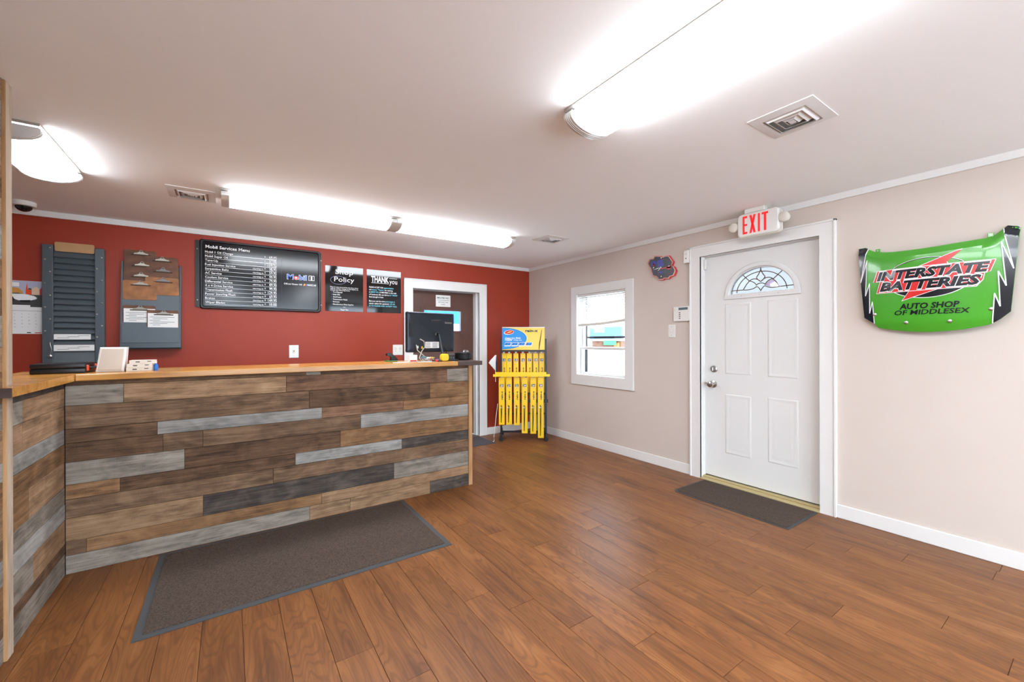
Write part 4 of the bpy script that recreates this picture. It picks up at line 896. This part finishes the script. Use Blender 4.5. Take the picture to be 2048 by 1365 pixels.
# ------------------------------------------------------------------ beige wall: exit sign, clock, keypad, switch, sensor
ex = thing('exit_sign', 'white EXIT sign with red letters and two lamp heads', 'exit sign', (3.54, 1.655, 2.165))
EX = 3.525
obj('body', G().loops([[(x, p[0], p[1]) for p in rr_(1.497+i, 2.162+i, 1.812-i, 2.352-i, .028)] for i, x in ((.008, EX), (0, EX+.008), (0, EX+.03))]), 'white_plastic', ex)
obj('back_body', G().loops([[(x, p[0], p[1]) for p in rr_(1.485, 2.156, 1.80, 2.346, .03)] for x in (EX+.03, EX+.05)]), 'cream_plastic', ex)
obj('canopy', G().box((EX+.0, 1.60, 2.353), (EX+.06, 1.755, ZC), .004), 'white_plastic', ex)
pe = rightp(EX-.0012)
for ch, y0, y1 in (('E', 1.768, 1.730), ('X', 1.714, 1.664), ('I', 1.648, 1.632), ('T', 1.618, 1.57)):
    L_ = y0-y1
    def lett(polys):
        for p in polys: flat(ex, 'letter_stroke', [(-y0+u*L_, 2.185+v*.147) for u, v in p], pe, 'exit_red')
    if ch == 'E': lett([rect(0, 0, .42, 1), rect(.42, .88, 1, 1), rect(.42, .45, 1, .56), rect(.42, 0, 1, .12)])
    if ch == 'X': lett([[(0, 0), (.36, 0), (1, 1), (.64, 1)], [(.64, 0), (1, 0), (.36, 1), (0, 1)]])
    if ch == 'I': lett([rect(0, 0, 1, 1)])
    if ch == 'T': lett([rect(.32, 0, .68, 1), rect(0, .88, .32, 1), rect(.68, .88, 1, 1)])
for y, z in ((1.850, 2.262), (1.462, 2.262)):
    s = 1 if y > 1.6 else -1
    lh = obj('lamp_head', G().lathe([(.018, -.04), (.034, -.03), (.040, -.004), (.038, .004), (.030, .010), (.012, .013)], (EX+.01, y, z), '-X', 22), 'cream_plastic', ex)
    sub('arm', G().tube([(EX+.04, y-s*.008, z-.005), (EX+.042, y-s*.05, z-.02)], .012, 8), 'white_plastic', lh)
ck = thing('wall_clock', 'dark gear-shaped wall clock with red edge above the window', 'clock', (3.69, 2.66, 1.94))
co = [(2.833, 2.127), (2.809, 2.17), (2.761, 2.167), (2.747, 2.193), (2.677, 2.179), (2.664, 2.168), (2.634, 2.163), (2.618, 2.171), (2.579, 2.167), (2.532, 2.097), (2.547, 2.063), (2.523, 2.048), (2.502, 2.004), (2.524, 1.958), (2.567, 1.954), (2.58, 1.936), (2.635, 1.944), (2.648, 1.932), (2.694, 1.936), (2.711, 1.962), (2.734, 1.977), (2.765, 1.984), (2.785, 2.033), (2.795, 2.072), (2.806, 2.082)]
cc = (2.665, 2.062)
def sc_(k): return [(cc[0]+(y-cc[0])*k, cc[1]+(z-cc[1])*k) for y, z in co]
obj('edge', G().prism(sc_(1.03), 'X', 3.683, XW-.001), 'clock_red', ck); obj('pale_rim', G().prism(sc_(.985), 'X', 3.680, 3.684), 'clock_pale', ck); obj('face', G().prism(sc_(.94), 'X', 3.677, 3.681), 'clock_face', ck)
pc = rightp(3.6762); pd = rightp(3.6756)
flat(ck, 'red_ring', ell(-2.63, 2.05, .088, .09), pc, 'clock_ring'); flat(ck, 'red_ring', ell(-2.63, 2.05, .084, .086), rightp(3.6759), 'clock_face')
for y0, y1, z0, z1 in ((2.78, 2.72, 2.09, 2.135), (2.71, 2.645, 2.105, 2.14), (2.70, 2.63, 2.072, 2.10), (2.69, 2.65, 2.0, 2.02)):
    for k in range(4): flat(ck, 'blue_print', rect(-y0+(y0-y1)*k/4, z0, -y0+(y0-y1)*(k+.7)/4, z1), pd, 'clock_blue')
flat(ck, 'red_print', [(-2.67, 2.045), (-2.55, 2.04), (-2.55, 2.055), (-2.67, 2.053)], pd, 'clock_red'); flat(ck, 'red_print', ell(-2.575, 2.047, .028, .02, 10), pd, 'clock_red'); flat(ck, 'red_print', ell(-2.755, 2.10, .014, .018, 8), pd, 'clock_red')
for y, z in ((2.758, 2.047), (2.70, 2.028)):
    dy, dz = y-2.667, z-2.061; L_ = math.hypot(dy, dz); ny, nz = -dz/L_*.004, dy/L_*.004
    obj('hand', G().prism([(2.667, 2.061), (2.667+dy*.45+ny, 2.061+dz*.45+nz), (y, z), (2.667+dy*.45-ny, 2.061+dz*.45-nz)], 'X', 3.671, 3.673), 'white_ink', ck)
obj('hand_hub', G().cyl((3.669, 2.667, 2.061), .006, .008, 'X', 12), 'white_ink', ck)
for y, z in ((2.664, 2.157), (2.758, 2.07), (2.664, 1.968), (2.573, 2.06)): obj('hour_mark', G().cyl((3.674, y, z), .006, .003, 'X', 10), 'white_ink', ck)
kp = thing('alarm_keypad', 'white alarm keypad with grey display by the entrance door', 'keypad', (XW, 2.44, 1.495))
obj('housing', G().box((XW-.028, 2.352, 1.497), (XW-.001, 2.530, 1.642), .005), 'white_plastic', kp)
pk = rightp(XW-.0288); flat(kp, 'display', rect(-2.47, 1.608, -2.37, 1.632), pk, 'lcd')
for k in range(4): obj('key', G().box((XW-.031, 2.450, 1.523+k*.018), (XW-.027, 2.466, 1.531+k*.018), .001), 'ink', kp)
obj('speaker_slot', G().box((XW-.0295, 2.505, 1.60), (XW-.0275, 2.518, 1.625)), 'cream_plastic', kp); obj('flap_seam', G().box((XW-.029, 2.356, 1.592), (XW-.0275, 2.526, 1.594)), 'cream_plastic', kp)
sw = thing('light_switch', 'white toggle light switch plate below the alarm keypad', 'switch', (XW, 2.563, 1.338))
obj('cover_plate', G().box((XW-.007, 2.522, 1.338), (XW-.001, 2.603, 1.468), .003), 'white_plastic', sw); obj('toggle', G().box((XW-.02, 2.557, 1.395), (XW-.006, 2.569, 1.418), .002), 'white_plastic', sw)
for z in (1.36, 1.446): obj('screw', G().cyl((XW-.009, 2.5625, z), .004, .003, 'X', 8), 'satin_chrome', sw)
ms = thing('motion_sensor', 'small white sensor box at the top corner of the entrance casing', 'sensor', (XW, 2.385, 2.06))
obj('housing', G().box((XW-.035, 2.358, 2.06), (XW-.001, 2.413, 2.185), .006), 'white_plastic', ms); obj('lens', G().cyl((XW-.038, 2.385, 2.15), .012, .004, 'X', 14), 'cream_plastic', ms); obj('indicator', G().box((XW-.037, 2.381, 2.10), (XW-.034, 2.389, 2.112)), 'ink', ms)

# ------------------------------------------------------------------ car bonnet sign
hb = thing('bonnet_sign', 'bright green car bonnet sign with black lightning sides on the beige wall', 'sign', (XW-.05, .68, 1.36))
topc = [(1.048, 1.954), (1.008, 1.955), (.994, 1.941), (.958, 1.917), (.90, 1.902), (.857, 1.896), (.783, 1.893), (.709, 1.892), (.64, 1.894), (.574, 1.898), (.51, 1.902), (.452, 1.906), (.418, 1.914), (.38, 1.95), (.365, 1.965), (.328, 1.952), (.318, 1.944)]
def topz(y):
    for a, b in zip(topc, topc[1:]):
        if b[0] <= y <= a[0]: return a[1]+(b[1]-a[1])*(a[0]-y)/(a[0]-b[0])
    return 1.95
def HP(y, z, off=0):
    s = (y-.68)/.37; d = .03+.055*(1-min(1.15, s*s))
    t = topz(y)-z
    if t < .045: d -= (.045-t)*.75
    if z < 1.42: d -= (1.42-z)*.45
    return (XW-max(d, .012)-off, y, z)
botc = [(1.009, 1.461), (.972, 1.435), (.951, 1.419), (.932, 1.391), (.895, 1.382), (.858, 1.375), (.808, 1.367), (.758, 1.361), (.71, 1.358), (.664, 1.358), (.598, 1.363), (.532, 1.371), (.47, 1.386), (.435, 1.395), (.419, 1.403), (.388, 1.428), (.352, 1.468)]
def samp(c, u):
    L = [0]
    for a, b in zip(c, c[1:]): L.append(L[-1]+math.hypot(a[0]-b[0], a[1]-b[1]))
    u *= L[-1]
    for i in range(len(c)-1):
        if u <= L[i+1]+1e-9:
            f = (u-L[i])/max(1e-9, L[i+1]-L[i]); return (c[i][0]+(c[i+1][0]-c[i][0])*f, c[i][1]+(c[i+1][1]-c[i][1])*f)
    return c[-1]
nu, nv = 16*3, 24
g = G(); GV = []
for i in range(nu+1):
    k = i/3; a = min(int(k), 15); f = k-a
    A_ = (topc[a][0]+(topc[a+1][0]-topc[a][0])*f, topc[a][1]+(topc[a+1][1]-topc[a][1])*f); B_ = (botc[a][0]+(botc[a+1][0]-botc[a][0])*f, botc[a][1]+(botc[a+1][1]-botc[a][1])*f)
    GV.append([g.bm.verts.new(HP(B_[0]+(A_[0]-B_[0])*j/nv, B_[1]+(A_[1]-B_[1])*j/nv)) for j in range(nv+1)])
for i in range(nu):
    for j in range(nv): g.bm.faces.new((GV[i][j], GV[i+1][j], GV[i+1][j+1], GV[i][j+1]))
rim = [e for e in g.bm.edges if len(e.link_faces) == 1]
r = bmesh.ops.extrude_edge_only(g.bm, edges=rim); bmesh.ops.translate(g.bm, verts=[v for v in r['geom'] if isinstance(v, bmesh.types.BMVert)], vec=(.012, 0, 0))
bon = obj('bonnet_panel', g, 'green', hb)
def decal(poly, m, off, name, cuts=5):
    g = G(); V = [g.bm.verts.new((0, p[0], p[1])) for p in poly]
    for t in tessellate_polygon([[Vector((p[0], p[1], 0)) for p in poly]]):
        try: g.bm.faces.new([V[i] for i in t])
        except ValueError: pass
    for _ in range(cuts): bmesh.ops.subdivide_edges(g.bm, edges=[e for e in g.bm.edges if e.calc_length() > .016], cuts=1, use_grid_fill=True)
    bmesh.ops.triangulate(g.bm, faces=g.bm.faces)
    for v in g.bm.verts: v.co = HP(v.co.y, v.co.z, off)
    return sub(name, g, m, bon)
def ribbon(pts, wd, m, off, name):
    g = G(); rows_ = []
    P_ = []
    for a, b in zip(pts, pts[1:]):
        n = max(1, int(math.hypot(a[0]-b[0], a[1]-b[1])/.02))
        for i in range(n): P_.append((a[0]+(b[0]-a[0])*i/n, a[1]+(b[1]-a[1])*i/n, b[0]-a[0], b[1]-a[1]))
        P_.append((b[0], b[1], b[0]-a[0], b[1]-a[1]))
    for y, z, dy, dz in P_:
        L = math.hypot(dy, dz) or 1; ny, nz = -dz/L*wd/2, dy/L*wd/2; rows_.append((g.bm.verts.new(HP(y+ny, z+nz, off)), g.bm.verts.new(HP(y-ny, z-nz, off))))
    for p, q in zip(rows_, rows_[1:]):
        try: g.bm.faces.new((p[0], p[1], q[1], q[0]))
        except ValueError: pass
    return sub(name, g, m, bon)
lz = [(.994, 1.941), (1.0, 1.903), (1.030, 1.709), (.992, 1.86), (1.002, 1.613), (.978, 1.699), (.978, 1.491), (.962, 1.571), (.951, 1.419)]
rzg = [(.380, 1.950), (.372, 1.898), (.341, 1.711), (.386, 1.872), (.368, 1.616), (.397, 1.704), (.39, 1.499), (.411, 1.577), (.419, 1.403)]
decal([(1.047, 1.952), (1.008, 1.954)]+lz+[(.972, 1.435), (1.009, 1.462)], 'hood_black', .003, 'black_side'); decal([(.319, 1.944), (.328, 1.951), (.365, 1.964)]+rzg+[(.388, 1.428), (.352, 1.469)], 'hood_black', .003, 'black_side')
ribbon(lz, .005, 'white_ink', .004, 'white_edge'); ribbon(rzg, .005, 'white_ink', .004, 'white_edge')
E2 = lambda k, t0, t1, n=30: [(.688+.203*k*math.cos(t), 1.70+.127*k*math.sin(t)) for t in [t0+(t1-t0)*i/(n-1) for i in range(n)]]
ribbon(E2(1, .68, PI-.68), .005, 'white_ink', .0022, 'swoosh_line'); ribbon(E2(.985, .68, PI-.68), .0035, 'hood_black', .0026, 'swoosh_line')
decal(E2(1.0, PI+.62, 2*PI-.62)+[(.50, 1.64), (.876, 1.64)], 'white_ink', .002, 'lower_swoosh', 5); decal(E2(.97, PI+.64, 2*PI-.64)+[(.51, 1.645), (.868, 1.645)], 'hood_black', .0026, 'lower_swoosh', 5)
bolt = [(.743, 1.765), (.561, 1.845), (.536, 1.85), (.60, 1.785), (.56, 1.70), (.632, 1.627), (.802, 1.565), (.765, 1.63), (.80, 1.70)]
decal([(.66+(y-.66)*1.04, 1.70+(z-1.70)*1.04) for y, z in bolt], 'white_ink', .003, 'bolt_outline', 5); decal(bolt, 'hood_red', .0036, 'bolt', 5)
pA = [(.958, 1.700), (.936, 1.776), (.403, 1.776), (.424, 1.706), (.446, 1.700), (.452, 1.66), (.478, 1.622), (.94, 1.620), (.921, 1.700)]
def inset(poly, k, dz): 
    cy_ = sum(p[0] for p in poly)/len(poly); cz_ = sum(p[1] for p in poly)/len(poly); return [(cy_+(p[0]-cy_)*k, cz_+(p[1]-cz_)*dz) for p in poly]
decal(pA, 'white_ink', .0042, 'name_plate', 5); decal(inset(pA, .985, .95), 'hood_red', .0048, 'name_plate', 5)
def htext(s, yl, yr, zb, h, m, off, shear=.25, bold=.03, mcut=True):
    vv, ff = glyphs(s, bold, shear); x0, x1 = min(v[0] for v in vv), max(v[0] for v in vv)
    g = G(); V = [g.bm.verts.new(HP(yl+(yr-yl)*(a-x0)/(x1-x0), zb+b*h/CAP, off)) for a, b in vv]
    for f in ff:
        try: g.bm.faces.new([V[i] for i in f])
        except ValueError: pass
    return sub('lettering', g, m, bon)
for s, yl, yr, zb in (('INTERSTATE', .938, .424, 1.7085), ('BATTERIES', .922, .458, 1.636)):
    htext(s, yl+.004, yr-.004, zb-.0025, .059, 'white_ink', .0056, bold=.075); htext(s, yl-.001, yr+.001, zb+.001, .052, 'hood_black', .0064, bold=.05)
htext('AUTO SHOP', .818, .546, 1.508, .034, 'hood_black', .003, .15, .03); htext('OF MIDDLESEX', .843, .503, 1.47, .030, 'hood_black', .003, .15, .016)
for y, z in ((.949, 1.482), (.785, 1.42), (.588, 1.422), (.424, 1.486)): p = HP(y, z); obj('bolt_head', G().lathe([(.011, 0), (.010, .004), (.004, .006)], p, '-X', 12), 'satin_chrome', hb)
for y, z in ((.941, 1.915), (.429, 1.915)): p = HP(y, z); obj('hinge_tab', G().box((p[0]-.002, y-.012, z-.02), (p[0]+.004, y+.012, z+.018), .002), 'green', hb); obj('tab_hole', G().cyl((p[0]-.004, y, z+.006), .004, .003, 'X', 8), 'satin_chrome', hb)
for o in bpy.data.objects:
    if '_o' in o: del o['_o']
